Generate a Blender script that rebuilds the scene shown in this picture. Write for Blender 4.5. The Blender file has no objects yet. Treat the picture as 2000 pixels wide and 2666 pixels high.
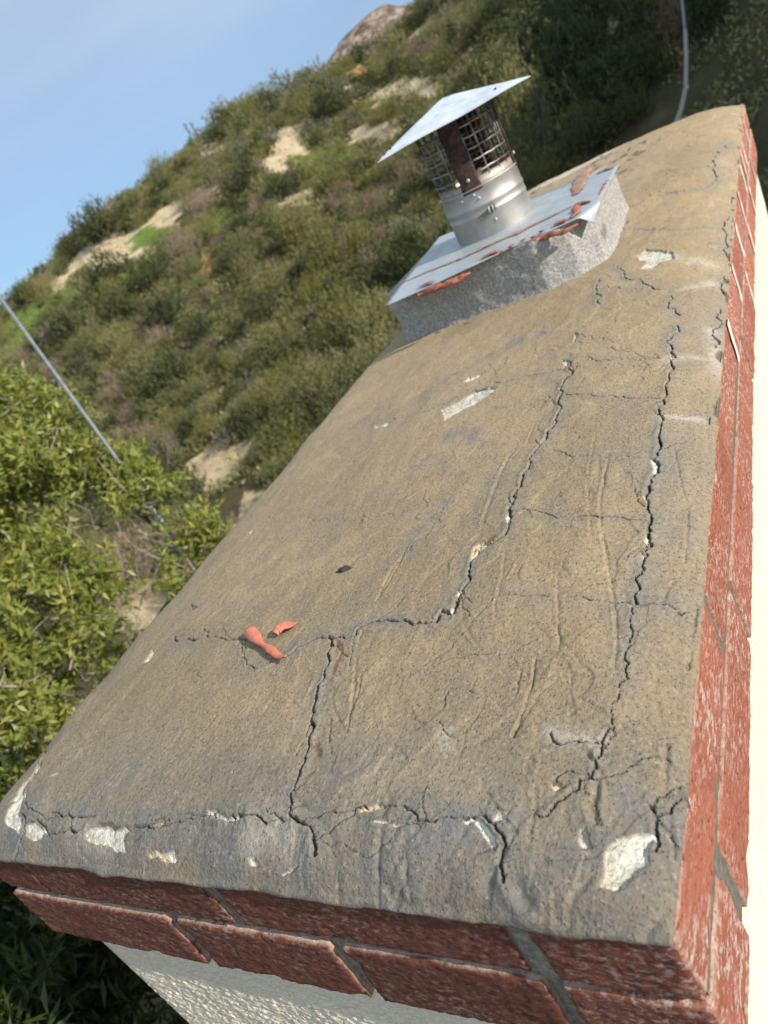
import bpy, math, random
import numpy as np
from mathutils import Vector, Matrix
random.seed(4); rng = np.random.default_rng(7)
sc = bpy.context.scene
COL = sc.collection
R_ = math.radians

# ------------------------------------------------------------------ camera
CAM = np.array([0.1277, -0.1997, 0.3798])
FPX = 1956.74
_r, _p, _y = -0.51859, -0.41282, 0.64730
def _axes():
    cr, sr = math.cos(_r), math.sin(_r); cp, sp = math.cos(_p), math.sin(_p); cy, sy = math.cos(_y), math.sin(_y)
    f = np.array([-sy*cp, cy*cp, sp]); rt = np.array([cy, sy, 0.]); up = np.cross(rt, f)
    return rt*cr+up*sr, -rt*sr+up*cr, f
AR, AU, AF = _axes()
cd = bpy.data.cameras.new('camera'); cam = bpy.data.objects.new('camera', cd); COL.objects.link(cam)
cam.matrix_world = Matrix(((AR[0], AU[0], -AF[0], CAM[0]), (AR[1], AU[1], -AF[1], CAM[1]), (AR[2], AU[2], -AF[2], CAM[2]), (0, 0, 0, 1)))
cd.sensor_fit = 'VERTICAL'; cd.sensor_height = 34.6; cd.sensor_width = 26.0
cd.lens = FPX/2666*34.6; cd.clip_end = 3000; cd.clip_start = .02
cd.dof.use_dof = True; cd.dof.focus_distance = .62; cd.dof.aperture_fstop = cd.lens/1000/.0027
sc.camera = cam
sc.render.resolution_x = 768; sc.render.resolution_y = 1024

# ------------------------------------------------------------------ light
SUN = Vector((.885, -.078, .47)).normalized()
el = math.asin(SUN.z); az = math.atan2(SUN.x, SUN.y)
w = bpy.data.worlds.new('World'); sc.world = w; w.use_nodes = True
nt = w.node_tree; N = nt.nodes; Lk = nt.links
bg = N['Background']
sky = N.new('ShaderNodeTexSky'); sky.sky_type = 'NISHITA'; sky.sun_disc = False
sky.sun_elevation = el; sky.sun_rotation = az; sky.air_density = .85; sky.dust_density = .15; sky.ozone_density = 2.2
tc = N.new('ShaderNodeTexCoord')
mp = N.new('ShaderNodeMapping'); mp.inputs['Scale'].default_value = (1.0, 1.0, 5.5); mp.inputs['Rotation'].default_value = (R_(3), R_(-4), 0)
nz = N.new('ShaderNodeTexNoise'); nz.inputs['Scale'].default_value = 1.7; nz.inputs['Detail'].default_value = 5; nz.inputs['Roughness'].default_value = .45
nz.inputs['Distortion'].default_value = .3
rp = N.new('ShaderNodeValToRGB'); rp.color_ramp.elements[0].position = .30; rp.color_ramp.elements[1].position = .72
rp.color_ramp.elements[0].color = (.38, .38, .38, 1); rp.color_ramp.elements[1].color = (.72, .72, .72, 1)
mx = N.new('ShaderNodeMixRGB'); mx.inputs['Color2'].default_value = (6.7, 7.9, 8.9, 1)
Lk.new(tc.outputs['Generated'], mp.inputs['Vector']); Lk.new(mp.outputs['Vector'], nz.inputs['Vector'])
Lk.new(nz.outputs['Fac'], rp.inputs['Fac'])
sz = N.new('ShaderNodeSeparateXYZ'); Lk.new(tc.outputs['Generated'], sz.inputs[0])
mr = N.new('ShaderNodeMapRange'); mr.inputs['From Min'].default_value = .02; mr.inputs['From Max'].default_value = .30; mr.inputs['To Min'].default_value = .12; mr.inputs['To Max'].default_value = 1.25
Lk.new(sz.outputs['Z'], mr.inputs['Value'])
mm = N.new('ShaderNodeMath'); mm.operation = 'MULTIPLY'; mm.use_clamp = True; Lk.new(mr.outputs[0], mm.inputs[0]); Lk.new(rp.outputs['Color'], mm.inputs[1]); Lk.new(mm.outputs[0], mx.inputs['Fac'])
tint = N.new('ShaderNodeMixRGB'); tint.blend_type = 'MULTIPLY'; tint.inputs['Fac'].default_value = 1; tint.inputs['Color2'].default_value = (.47, .64, .88, 1)
Lk.new(sky.outputs['Color'], tint.inputs['Color1']); Lk.new(tint.outputs['Color'], mx.inputs['Color1']); Lk.new(mx.outputs['Color'], bg.inputs['Color'])
bg.inputs['Strength'].default_value = .098
sl = bpy.data.lights.new('sun', 'SUN'); sl.energy = 4.6; sl.angle = R_(.6); sl.color = (1, .93, .82)
so = bpy.data.objects.new('sun', sl); COL.objects.link(so); so.rotation_euler = SUN.to_track_quat('Z', 'Y').to_euler(); so.location = (20, -2, 20)
vs = sc.view_settings; vs.view_transform = 'Standard'; vs.look = 'None'; vs.gamma = 1; vs.exposure = 0.30; vs.use_curve_mapping = False

# ------------------------------------------------------------------ helpers
K = 2000/1659.
def ray(px, py):
    return AF + AR*(px-1000)/FPX - AU*(py-1333)/FPX
def on_z(px, py, z):
    d = ray(px, py); return CAM + d*((z-CAM[2])/d[2])
def on_x(px, py, x):
    d = ray(px, py); return CAM + d*((x-CAM[0])/d[0])
def on_y(px, py, y):
    d = ray(px, py); return CAM + d*((y-CAM[1])/d[1])
def at_d(px, py, dist):
    d = ray(px, py); return CAM + d/np.linalg.norm(d)*dist

def tag(o, label=None, cat=None, group=None, kind=None):
    if label: o['label'] = label
    if cat: o['category'] = cat
    if group: o['group'] = group
    if kind: o['kind'] = kind
    return o
def empty(name, loc, label, cat, group=None):
    o = bpy.data.objects.new(name, None); COL.objects.link(o); o.location = loc; o.empty_display_size = .05
    return tag(o, label, cat, group)
def mesh(name, v, f, mat, parent=None, smooth=False, attrs=None):
    me = bpy.data.meshes.new(name)
    v = np.asarray(v, dtype=np.float32)
    if isinstance(f, np.ndarray):
        n = f.shape[1]
        me.vertices.add(len(v)); me.vertices.foreach_set('co', v.ravel())
        me.loops.add(f.size); me.loops.foreach_set('vertex_index', f.astype(np.int32).ravel())
        me.polygons.add(len(f)); me.polygons.foreach_set('loop_start', np.arange(0, f.size, n, dtype=np.int32))
        me.update(calc_edges=True)
    else:
        me.from_pydata([tuple(float(c) for c in p) for p in v], [], [tuple(int(i) for i in q) for q in f])
    me.validate()
    if smooth: me.shade_smooth()
    if attrs:
        for k, a in attrs.items():
            at = me.attributes.new(k, 'FLOAT', 'POINT'); at.data.foreach_set('value', np.asarray(a, dtype=np.float32))
    if mat: me.materials.append(mat)
    o = bpy.data.objects.new(name, me); COL.objects.link(o)
    if parent:
        o.parent = parent; o.matrix_parent_inverse = Matrix.Translation(-Vector(parent.location)) @ Matrix.Identity(4) if parent.type == 'EMPTY' else Matrix.Identity(4)
    return o
class MB:
    def __init__(s): s.v = []; s.f = []
    def add(s, v, f):
        n = len(s.v); s.v += [tuple(p) for p in v]; s.f += [tuple(i+n for i in q) for q in f]
    def box(s, lo, hi):
        (a, b, c), (d, e, g) = lo, hi
        s.add([(a, b, c), (d, b, c), (d, e, c), (a, e, c), (a, b, g), (d, b, g), (d, e, g), (a, e, g)],
              [(0, 3, 2, 1), (4, 5, 6, 7), (0, 1, 5, 4), (1, 2, 6, 5), (2, 3, 7, 6), (3, 0, 4, 7)])
    def tube(s, pts, rad, n=8, cap=True):
        pts = [Vector(p) for p in pts]; rr = rad if hasattr(rad, '__len__') else [rad]*len(pts)
        rings = []; prev = None
        for i, p in enumerate(pts):
            t = (pts[min(i+1, len(pts)-1)]-pts[max(i-1, 0)]).normalized()
            if prev is None: u = t.orthogonal().normalized()
            else: u = (prev-t*prev.dot(t)).normalized()
            prev = u; v = t.cross(u)
            rings.append([p+(u*math.cos(a)+v*math.sin(a))*rr[i] for a in [2*math.pi*k/n for k in range(n)]])
        vs_ = [q for r in rings for q in r]; fs = []
        for i in range(len(pts)-1):
            for k in range(n): fs.append((i*n+k, i*n+(k+1) % n, (i+1)*n+(k+1) % n, (i+1)*n+k))
        if cap: fs += [tuple(reversed(range(n))), tuple(range((len(pts)-1)*n, len(pts)*n))]
        s.add(vs_, fs)
    def build(s, name, mat, parent=None, smooth=False): return mesh(name, s.v, s.f, mat, parent, smooth)

# numpy value noise
_T = rng.random((64, 64, 64)).astype(np.float32)
def vnoise(x, y, z=0.):
    x, y, z = np.broadcast_arrays(x, y, z)
    xi = np.floor(x).astype(int); yi = np.floor(y).astype(int); zi = np.floor(z).astype(int)
    fx = x-xi; fy = y-yi; fz = z-zi
    fx = fx*fx*(3-2*fx); fy = fy*fy*(3-2*fy); fz = fz*fz*(3-2*fz)
    g = lambda a, b, c: _T[(xi+a) & 63, (yi+b) & 63, (zi+c) & 63]
    r0 = (g(0,0,0)*(1-fx)+g(1,0,0)*fx)*(1-fy)+(g(0,1,0)*(1-fx)+g(1,1,0)*fx)*fy
    r1 = (g(0,0,1)*(1-fx)+g(1,0,1)*fx)*(1-fy)+(g(0,1,1)*(1-fx)+g(1,1,1)*fx)*fy
    return (r0*(1-fz)+r1*fz)*2-1
def fbm(x, y, z=0., o=4, g=.5):
    s = 0; a = 1; t = 0
    for i in range(o):
        s = s+a*vnoise(x*2**i+i*17.3, y*2**i+i*5.7, z*2**i); t += a; a *= g
    return s/t
def sstep(a, b, x):
    t = np.clip((x-a)/(b-a), 0, 1); return t*t*(3-2*t)

# ------------------------------------------------------------------ materials
class NT:
    def __init__(s, name, rough=.9, spec=.3):
        s.m = bpy.data.materials.new(name); s.m.use_nodes = True; s.t = s.m.node_tree; s.b = s.t.nodes['Principled BSDF']
        s.b.inputs['Roughness'].default_value = rough; s.b.inputs['Specular IOR Level'].default_value = spec
        s.tc = s.t.nodes.new('ShaderNodeTexCoord'); s.co = s.tc.outputs['Object']
    def n(s, t, **k):
        o = s.t.nodes.new(t)
        for a, b in k.items(): setattr(o, a, b)
        return o
    def l(s, a, b): s.t.links.new(a, b)
    def noise(s, scale, detail=4, rough=.55, stretch=None, dist=0, out='Fac'):
        o = s.n('ShaderNodeTexNoise'); o.inputs['Scale'].default_value = scale; o.inputs['Detail'].default_value = detail
        o.inputs['Roughness'].default_value = rough; o.inputs['Distortion'].default_value = dist
        if stretch:
            m = s.n('ShaderNodeMapping'); m.inputs['Scale'].default_value = stretch; s.l(s.co, m.inputs['Vector']); s.l(m.outputs['Vector'], o.inputs['Vector'])
        else: s.l(s.co, o.inputs['Vector'])
        return o.outputs[out]
    def vor(s, scale, feat='F1', out='Distance'):
        o = s.n('ShaderNodeTexVoronoi'); o.feature = feat; o.inputs['Scale'].default_value = scale; s.l(s.co, o.inputs['Vector']); return o.outputs[out]
    def ramp(s, inp, stops):
        o = s.n('ShaderNodeValToRGB'); e = o.color_ramp.elements
        while len(e) < len(stops): e.new(.5)
        for i, (p, c) in enumerate(stops):
            e[i].position = p; e[i].color = (c, c, c, 1) if not hasattr(c, '__len__') else (*c, 1)
        s.l(inp, o.inputs['Fac']); return o.outputs['Color']
    def mix(s, fac, a, b, mode='MIX'):
        o = s.n('ShaderNodeMixRGB', blend_type=mode)
        for i, v in (('Fac', fac), ('Color1', a), ('Color2', b)):
            if isinstance(v, bpy.types.NodeSocket): s.l(v, o.inputs[i])
            elif hasattr(v, '__len__'): o.inputs[i].default_value = (*v, 1)
            else: o.inputs[i].default_value = v if i == 'Fac' else (v, v, v, 1)
        return o.outputs['Color']
    def math(s, op, a, b=0.):
        o = s.n('ShaderNodeMath', operation=op)
        for i, v in ((0, a), (1, b)):
            if isinstance(v, bpy.types.NodeSocket): s.l(v, o.inputs[i])
            else: o.inputs[i].default_value = v
        return o.outputs[0]
    def attr(s, name):
        o = s.n('ShaderNodeAttribute'); o.attribute_name = name; return o.outputs['Fac']
    def col(s, c):
        if isinstance(c, bpy.types.NodeSocket): s.l(c, s.b.inputs['Base Color'])
        else: s.b.inputs['Base Color'].default_value = (*c, 1)
    def bump(s, h, strength=.5, dist=.001, prev=None):
        o = s.n('ShaderNodeBump'); o.inputs['Strength'].default_value = strength; o.inputs['Distance'].default_value = dist
        s.l(h, o.inputs['Height'])
        if prev: s.l(prev, o.inputs['Normal'])
        s.l(o.outputs['Normal'], s.b.inputs['Normal']); return o.outputs['Normal']

def m_crown():
    m = NT('crown_mortar', .88, .25)
    big = m.noise(5, 5, .6); mid = m.noise(28, 5, .6); fine = m.noise(330, 3, .6)
    base = m.mix(m.ramp(big, [(.3, 0), (.7, 1)]), (.285, .225, .145), (.39, .305, .195))
    base = m.mix(m.math('MULTIPLY', m.ramp(mid, [(.35, 0), (.68, 1)]), .55), base, (.265, .222, .155))
    st = m.noise(9, 5, .6, (6, .7, 1), .6)
    base = m.mix(m.math('MULTIPLY', m.ramp(st, [(.5, 0), (.72, 1)]), .35), base, (.42, .345, .24))
    gn = m.noise(15, 4, .6)
    gf = m.math('MULTIPLY', m.attr('grey'), m.ramp(gn, [(.3, .25), (.6, 1)]))
    base = m.mix(gf, base, (.21, .215, .22))
    sv = m.noise(7, 6, .62, (1.3, .8, 1), 1.2)
    base = m.mix(m.math('MULTIPLY', m.ramp(sv, [(.53, 0), (.66, 1)]), .28), base, (.185, .165, .155))
    base = m.mix(m.math('MULTIPLY', m.ramp(m.noise(11, 6, .65, (1, 1, 1), .8), [(.56, 0), (.7, 1)]), .40), base, (.50, .40, .26))
    base = m.mix(m.math('MULTIPLY', m.attr('pale'), .75), base, (.55, .52, .46))
    base = m.mix(m.attr('dark'), base, (.09, .08, .075))
    base = m.mix(m.attr('rusty'), base, (.16, .075, .04))
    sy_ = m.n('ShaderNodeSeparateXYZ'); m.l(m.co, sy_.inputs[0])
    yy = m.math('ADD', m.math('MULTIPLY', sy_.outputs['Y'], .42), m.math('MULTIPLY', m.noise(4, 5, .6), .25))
    base = m.mix(1., base, m.ramp(yy, [(-.0, (.58, .57, .545)), (.20, (.86, .83, .775)), (.60, (1.14, 1.065, .97)), (1., (1.22, 1.12, 1.0))]), 'MULTIPLY')  # near end darkened, far end brightened: light partly painted into the crown colour
    sp = m.noise(300, 3, .75)
    base = m.mix(m.math('MULTIPLY', m.ramp(sp, [(.34, 1), (.47, 0)]), .55), base, (.12, .10, .075))
    pv = m.n('ShaderNodeTexVoronoi'); pv.inputs['Scale'].default_value = 270; pv.inputs['Randomness'].default_value = 1
    wv_ = m.n('ShaderNodeVectorMath', operation='ADD'); wn = m.n('ShaderNodeTexNoise'); wn.inputs['Scale'].default_value = 400; m.l(m.co, wn.inputs['Vector'])
    ws = m.n('ShaderNodeVectorMath', operation='SCALE'); ws.inputs['Scale'].default_value = .004; m.l(wn.outputs['Color'], ws.inputs[0]); m.l(m.co, wv_.inputs[0]); m.l(ws.outputs[0], wv_.inputs[1]); m.l(wv_.outputs[0], pv.inputs['Vector']); pv.inputs['Scale'].default_value = 420
    pc_ = m.n('ShaderNodeSeparateColor'); m.l(pv.outputs['Color'], pc_.inputs[0])
    pitm = m.math('MULTIPLY', m.ramp(pv.outputs['Distance'], [(.22, 1), (.42, 0)]), m.ramp(pc_.outputs[0], [(.62, 0), (.72, 1)]))
    base = m.mix(m.math('MULTIPLY', pitm, .38), base, (.07, .058, .045))
    base = m.mix(m.math('MULTIPLY', m.ramp(sp, [(.57, 0), (.72, 1)]), .5), base, (.50, .42, .29))
    gr = m.mix(1., m.ramp(m.noise(260, 4, .7), [(.3, (.40, .37, .29)), (.65, (.80, .78, .70))]), m.ramp(m.noise(60, 5, .7), [(.32, (.62, .58, .48)), (.6, (1., 1., 1.))]), 'MULTIPLY')
    base = m.mix(m.attr('white'), base, gr)
    gr2 = m.ramp(m.noise(300, 4, .7), [(.3, (.33, .25, .13)), (.65, (.66, .56, .38))])
    base = m.mix(m.attr('tan'), base, gr2)
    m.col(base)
    b = m.bump(m.noise(75, 7, .72), .28, .0035)
    b = m.bump(fine, .8, .0016, b)
    b = m.bump(m.math('SUBTRACT', 1., pitm), .6, .0012, b)
    m.bump(m.math('MULTIPLY', m.noise(700, 2, .6), m.math('ADD', m.attr('white'), .4)), .5, .001, b)
    return m.m
def m_brick():
    m = NT('red_brick', .85, .25)
    at = m.n('ShaderNodeAttribute'); at.attribute_name = 'tone'
    tone = at.outputs['Fac']
    big = m.noise(14, 4, .6)
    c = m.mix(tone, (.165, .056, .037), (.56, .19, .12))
    c = m.mix(m.math('MULTIPLY', m.ramp(big, [(.35, 0), (.65, 1)]), .45), c, m.mix(.5, c, (.14, .045, .04)))
    ef = m.noise(190, 5, .74, (.8, .5, 1.2), .3)
    patch = m.ramp(m.noise(11, 4, .6), [(.38, 0), (.66, 1)])
    efm = m.math('MULTIPLY', m.ramp(ef, [(.50, 0), (.60, 1)]), m.math('MULTIPLY', m.math('ADD', m.math('MULTIPLY', patch, .85), .12), m.math('ADD', m.math('MULTIPLY', tone, 1.0), .35)))
    c = m.mix(efm, c, (.74, .60, .52))
    c = m.mix(m.math('MULTIPLY', m.attr('edge'), m.ramp(m.noise(160, 4, .7), [(.3, .45), (.55, 1)])), c, (.80, .56, .43))
    pit = m.noise(170, 6, .75, (.7, .7, 1.3))
    c = m.mix(m.math('MULTIPLY', m.ramp(pit, [(.34, 1), (.44, 0)]), .75), c, (.05, .018, .015))
    m.col(c)
    b = m.bump(pit, 1., .0055)
    m.bump(m.noise(420, 3, .7), .6, .0012, b)
    return m.m
def m_mortar():
    m = NT('joint_mortar', .95, .15)
    c = m.ramp(m.noise(180, 5, .7), [(.3, (.16, .15, .125)), (.5, (.27, .255, .215)), (.7, (.42, .40, .34))])
    c = m.mix(m.math('MULTIPLY', m.attr('fresh'), -1.), c, (.06, .055, .045)) if False else m.mix(m.math('MAXIMUM', m.attr('fresh'), 0.), m.mix(m.math('MAXIMUM', m.math('MULTIPLY', m.attr('fresh'), -1.), 0.), c, (.07, .062, .05)), (.76, .73, .66))
    m.col(c); m.bump(m.noise(240, 5, .7), .9, .003); return m.m
def m_stucco():
    m = NT('cream_stucco', .92, .15)
    c = m.mix(m.ramp(m.noise(3, 4, .6), [(.35, 0), (.7, 1)]), (.77, .70, .55), (.82, .755, .61))
    fl = m.noise(55, 3, .6); c = m.mix(m.ramp(fl, [(.70, 0), (.78, .5)]), c, (.6, .48, .3))
    m.col(c)
    b = m.bump(m.noise(42, 3, .5), .5, .006)
    m.bump(m.ramp(m.noise(170, 4, .6), [(.4, 0), (.62, 1)]), .55, .0035, b); return m.m
def m_block():
    m = NT('rough_concrete', .95, .2)
    g = m.vor(210, 'F1', 'Color'); 
    c = m.ramp(m.noise(300, 4, .75), [(.28, (.15, .15, .145)), (.42, (.33, .325, .31)), (.55, (.52, .51, .48)), (.70, (.76, .74, .68))])
    c = m.mix(.25, c, m.ramp(g, [(.2, (.12, .12, .12)), (.8, (.6, .57, .5))]))
    d = m.ramp(m.noise(13, 4, .6), [(.66, 0), (.76, .7)]); c = m.mix(d, c, (.09, .08, .07))
    m.col(c); b = m.bump(m.noise(120, 5, .75), 1., .006); return m.m
def m_galv():
    m = NT('galvanised_sheet', .42, .5)
    m.b.inputs['Metallic'].default_value = .35
    c = m.ramp(m.noise(30, 5, .6, (1, 1, 1), .5), [(.3, (.36, .40, .425)), (.7, (.48, .52, .545))])
    c = m.mix(m.ramp(m.noise(26, 5, .75), [(.66, 0), (.74, .8)]), c, (.22, .2, .17))
    m.col(c); m.l(m.ramp(m.noise(20, 4, .6), [(.3, .38), (.7, .6)]), m.b.inputs['Roughness'])
    m.bump(m.noise(12, 3, .5), .3, .003); return m.m
def m_steel():
    m = NT('stainless_pipe', .34, .5); m.b.inputs['Metallic'].default_value = 1.
    c = m.ramp(m.noise(22, 5, .6), [(.3, (.38, .365, .335)), (.7, (.56, .54, .50))])
    sep = m.n('ShaderNodeSeparateXYZ'); m.l(m.co, sep.inputs[0])
    z = m.math('SUBTRACT', sep.outputs['Z'], .085)    # height above the seam
    near = m.ramp(m.math('MULTIPLY_ADD', z, 18.), [(0.0, 0), (1.0, 1)])
    near = m.math('ADD', m.math('MULTIPLY', z, 22.), m.math('MULTIPLY', m.noise(26, 5, .7), 1.0))
    rust = m.ramp(near, [(.62, 0), (.90, 1)])
    rc = m.ramp(m.noise(60, 4, .7), [(.3, (.10, .06, .04)), (.6, (.32, .16, .07)), (.8, (.42, .33, .2))])
    c = m.mix(m.math('MULTIPLY', rust, .75), c, rc)
    m.col(c)
    m.l(m.math('SUBTRACT', 1., m.math('MULTIPLY', rust, .8)), m.b.inputs['Metallic'])
    m.l(m.ramp(m.noise(40, 5, .6), [(.3, .56), (.75, .68)]), m.b.inputs['Roughness'])
    m.bump(m.noise(9, 2, .5), .15, .002); return m.m
def m_rust():
    m = NT('rusty_strap', .8, .3)
    m.col(m.ramp(m.noise(70, 6, .75), [(.3, (.018, .014, .014)), (.5, (.055, .032, .028)), (.72, (.16, .08, .05))]))
    m.bump(m.noise(140, 5, .7), .6, .001); return m.m
def m_wire():
    m = NT('screen_wire', .45, .5); m.b.inputs['Metallic'].default_value = .8
    m.col(m.ramp(m.noise(40, 5, .7), [(.35, (.10, .075, .05)), (.62, (.42, .40, .35))])); return m.m
def m_seal(name='red_sealant', a=(.25, .06, .035), b=(.42, .17, .11)):
    m = NT(name, .6, .35)
    m.col(m.ramp(m.noise(40, 5, .65), [(.3, a), (.65, b)])); m.bump(m.noise(90, 5, .7), .6, .004); return m.m
def m_leaf(name, cols, rough=.55, trans=.35, spec=.35):
    m = NT(name, rough, spec)
    oi = m.n('ShaderNodeObjectInfo')
    at = m.attr('tint')
    f = m.math('ADD', m.math('MULTIPLY', at, .7), m.math('MULTIPLY', oi.outputs['Random'], .3))
    k = len(cols)-1
    c = m.ramp(f, [(i/k*.9+.05, cc) for i, cc in enumerate(cols)])
    m.col(c)
    tr = m.n('ShaderNodeBsdfTranslucent'); m.l(c, tr.inputs['Color'])
    mx_ = m.n('ShaderNodeMixShader'); mx_.inputs[0].default_value = trans
    out = m.t.nodes['Material Output']
    m.l(m.b.outputs[0], mx_.inputs[1]); m.l(tr.outputs[0], mx_.inputs[2]); m.l(mx_.outputs[0], out.inputs['Surface'])
    return m.m
def m_plain(name, a, b, scale=20, rough=.8, bump=.4, bd=.003, metal=0.):
    m = NT(name, rough, .3); m.b.inputs['Metallic'].default_value = metal
    m.col(m.ramp(m.noise(scale, 5, .65), [(.32, a), (.68, b)])); m.bump(m.noise(scale*2.5, 5, .7), bump, bd); return m.m
def m_hill():
    m = NT('hillside_soil', .97, .1)
    c = m.ramp(m.noise(.35, 8, .7), [(.3, (.07, .065, .035)), (.5, (.13, .115, .06)), (.7, (.26, .20, .115))])
    g = m.ramp(m.noise(.9, 8, .7), [(.4, 0), (.6, .7)])
    c = m.mix(g, c, (.10, .105, .05))
    s = m.ramp(m.noise(1.1, 9, .72, (1, 1, 2.5)), [(.26, (.34, .23, .12)), (.42, (.72, .56, .34)), (.72, (.90, .76, .52))])
    c = m.mix(m.attr('sand'), c, s)
    o = m.ramp(m.noise(1.4, 8, .7), [(.3, (.52, .26, .10)), (.7, (.82, .50, .26))]); c = m.mix(m.attr('ochre'), c, o)
    gr = m.ramp(m.noise(2.5, 8, .7), [(.3, (.11, .17, .035)), (.7, (.26, .36, .08))]); c = m.mix(m.attr('grass'), c, gr)
    m.col(c); m.bump(m.noise(1.2, 10, .75), 1., .5); return m.m
def m_rock():
    m = NT('granite_mountain', .95, .1)
    c = m.ramp(m.noise(.13, 10, .8, (1, 1, .6)), [(.40, (.20, .155, .12)), (.5, (.66, .49, .39)), (.60, (.95, .76, .62))])
    c = m.mix(1., c, m.ramp(m.vor(.22), [(.2, 1.), (.5, .85), (.8, .4)]), 'MULTIPLY'); b = m.ramp(m.noise(.35, 8, .75), [(.54, 0), (.60, 1)]); c = m.mix(b, c, (.12, .115, .07))
    m.col(c); m.bump(m.noise(.1, 10, .75), 1., 8.); return m.m

# ------------------------------------------------------------------ the hillside and ground
SKY_EL = [(-120, .5), (-75, .4), (-60, .4), (-52.4, 1.2), (-46, 2.7), (-40, 3.4), (-33, 4.8), (-26, 4.1), (-22, 4.3), (-19, 4.9), (-16, 6.0), (-8, 8), (5, 9), (60, 9)]
PROF = [(0, -5.6), (9, -5.6), (15, -5.45), (19, -5.1), (25, -3.7), (32, -1.9), (42, .6), (52, 3.4), (60, 5.9), (68, 7.2), (85, 7.0), (140, 2.0), (2500, -40)]
def ground(x, y):
    x = np.asarray(x, float); y = np.asarray(y, float)
    dx = x-CAM[0]; dy = y-CAM[1]; r = np.hypot(dx, dy); a = np.degrees(np.arctan2(dx, dy))
    z = np.interp(r, [p[0] for p in PROF], [p[1] for p in PROF])
    e = np.interp(a, [p[0] for p in SKY_EL], [p[1] for p in SKY_EL])
    k = np.clip((r-17)/43, 0, 1); top = .38+60*np.tan(np.radians(e))
    z = z+(top-5.9)*k*np.where(r > 90, np.exp(-(r-90)/120), 1)
    # canyon wall on the sun side (right), mostly unseen, raised to shade the gully
    wall = sstep(-1.5, 16, dx+.06*(dy-12)) * sstep(7, 16, dy) * (1-sstep(60, 110, dx))
    z = z+11.5*wall
    # gully in front of it
    z = z-1.4*np.exp(-((a+10)/7)**2)*sstep(12, 22, r)*(1-sstep(30, 45, r))
    m = sstep(14, 24, r)
    z = z+m*(fbm(x*.07, y*.07, 3., 4)*1.5*np.clip(r/45, .4, 1.2)+fbm(x*.45, y*.45, 9., 3)*.25)+.08*fbm(x*.8, y*.8, 1., 3)
    return z
def hill_at(px, py, rmax=75):
    d = ray(px, py); t = np.linspace(3, rmax, 3000)/np.hypot(d[0], d[1]); P = CAM+d*t[:, None]
    g = ground(P[:, 0], P[:, 1]); i = np.argmax(P[:, 2] < g)
    if P[i, 2] >= g[i]: return None
    return P[i]
def dpoly(pts):          # ground polygon from points seen on the slope
    out = []
    for x, y in pts:
        p = hill_at(x*K, y*K)
        if p is not None: out.append(p[:2])
    return np.array(out)
def inpoly(X, Y, P):
    c = np.zeros(X.shape, bool); j = len(P)-1
    for i in range(len(P)):
        xi, yi = P[i]; xj, yj = P[j]
        q = ((yi > Y) != (yj > Y)) & (X < (xj-xi)*(Y-yi)/(yj-yi+1e-12)+xi); c ^= q; j = i
    return c
SAND = [dpoly(p) for p in (
    [(545,385),(590,290),(620,272),(660,275),(655,300),(630,345),(590,370),(560,395)],
    [(140,560),(210,525),(295,490),(345,440),(405,435),(395,485),(335,512),(295,562),(240,585),(170,598)],
    [(100,620),(125,590),(165,590),(140,640),(110,645)],
    [(750,165),(800,200),(860,170),(950,175),(950,210),(900,225),(830,230),(775,225),(745,190)],
    [(745,285),(830,260),(870,265),(850,300),(800,305),(750,305)],
    [(380,1040),(430,985),(520,930),(560,900),(600,920),(560,980),(500,1040),(440,1080),(390,1080)],
    [(1040,100),(1080,75),(1125,65),(1120,95),(1080,130),(1045,130)],
    [(250,1340),(260,1270),(300,1240),(400,1260),(420,1330),(330,1380)],
    [(470,700),(500,690),(520,705),(500,725)], [(380,780),(430,775),(440,800),(390,810)], [(430,320),(470,305),(480,330),(440,345)], [(400,400),(470,385),(480,410),(410,430)], [(880,60),(920,50),(930,70),(890,80)], [(1150,130),(1230,110),(1240,140),(1160,160)], [(600,430),(650,420),(660,440),(610,450)], [(245,420),(290,395),(300,410),(260,440)], [(1280,40),(1340,20),(1350,45),(1300,60)], [(500,1090),(570,1060),(560,1110),(510,1130)])]
OCHRE = [dpoly(p) for p in ([(745,160),(790,130),(840,125),(850,150),(800,160)], [(850,110),(980,65),(985,85),(860,130)],
    [(430,550),(480,550),(490,585),(440,585)], [(680,495),(740,465),(750,490),(700,510)], [(0,650),(30,640),(35,660),(10,690)])]
GRASS = [dpoly(p) for p in ([(0,700),(110,645),(300,570),(430,480),(500,440),(530,460),(450,520),(320,600),(150,670),(0,790)],
    [(280,520),(330,485),(390,490),(350,520),(290,540)], [(640,330),(720,310),(780,330),(760,370),(690,390),(630,380)])]
SAND, OCHRE, GRASS = [[p for p in q if len(p) > 3] for q in (SAND, OCHRE, GRASS)]
def masks(X, Y):
    # noisy edges
    nx = X+fbm(X*.6, Y*.6, 2., 5)*1.5; ny = Y+fbm(X*.6, Y*.6, 12., 5)*1.5
    r = []
    for L in (SAND, OCHRE, GRASS):
        m = np.zeros(X.shape, bool)
        for P in L: m |= inpoly(nx, ny, P)
        r.append(m)
    return r
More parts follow.
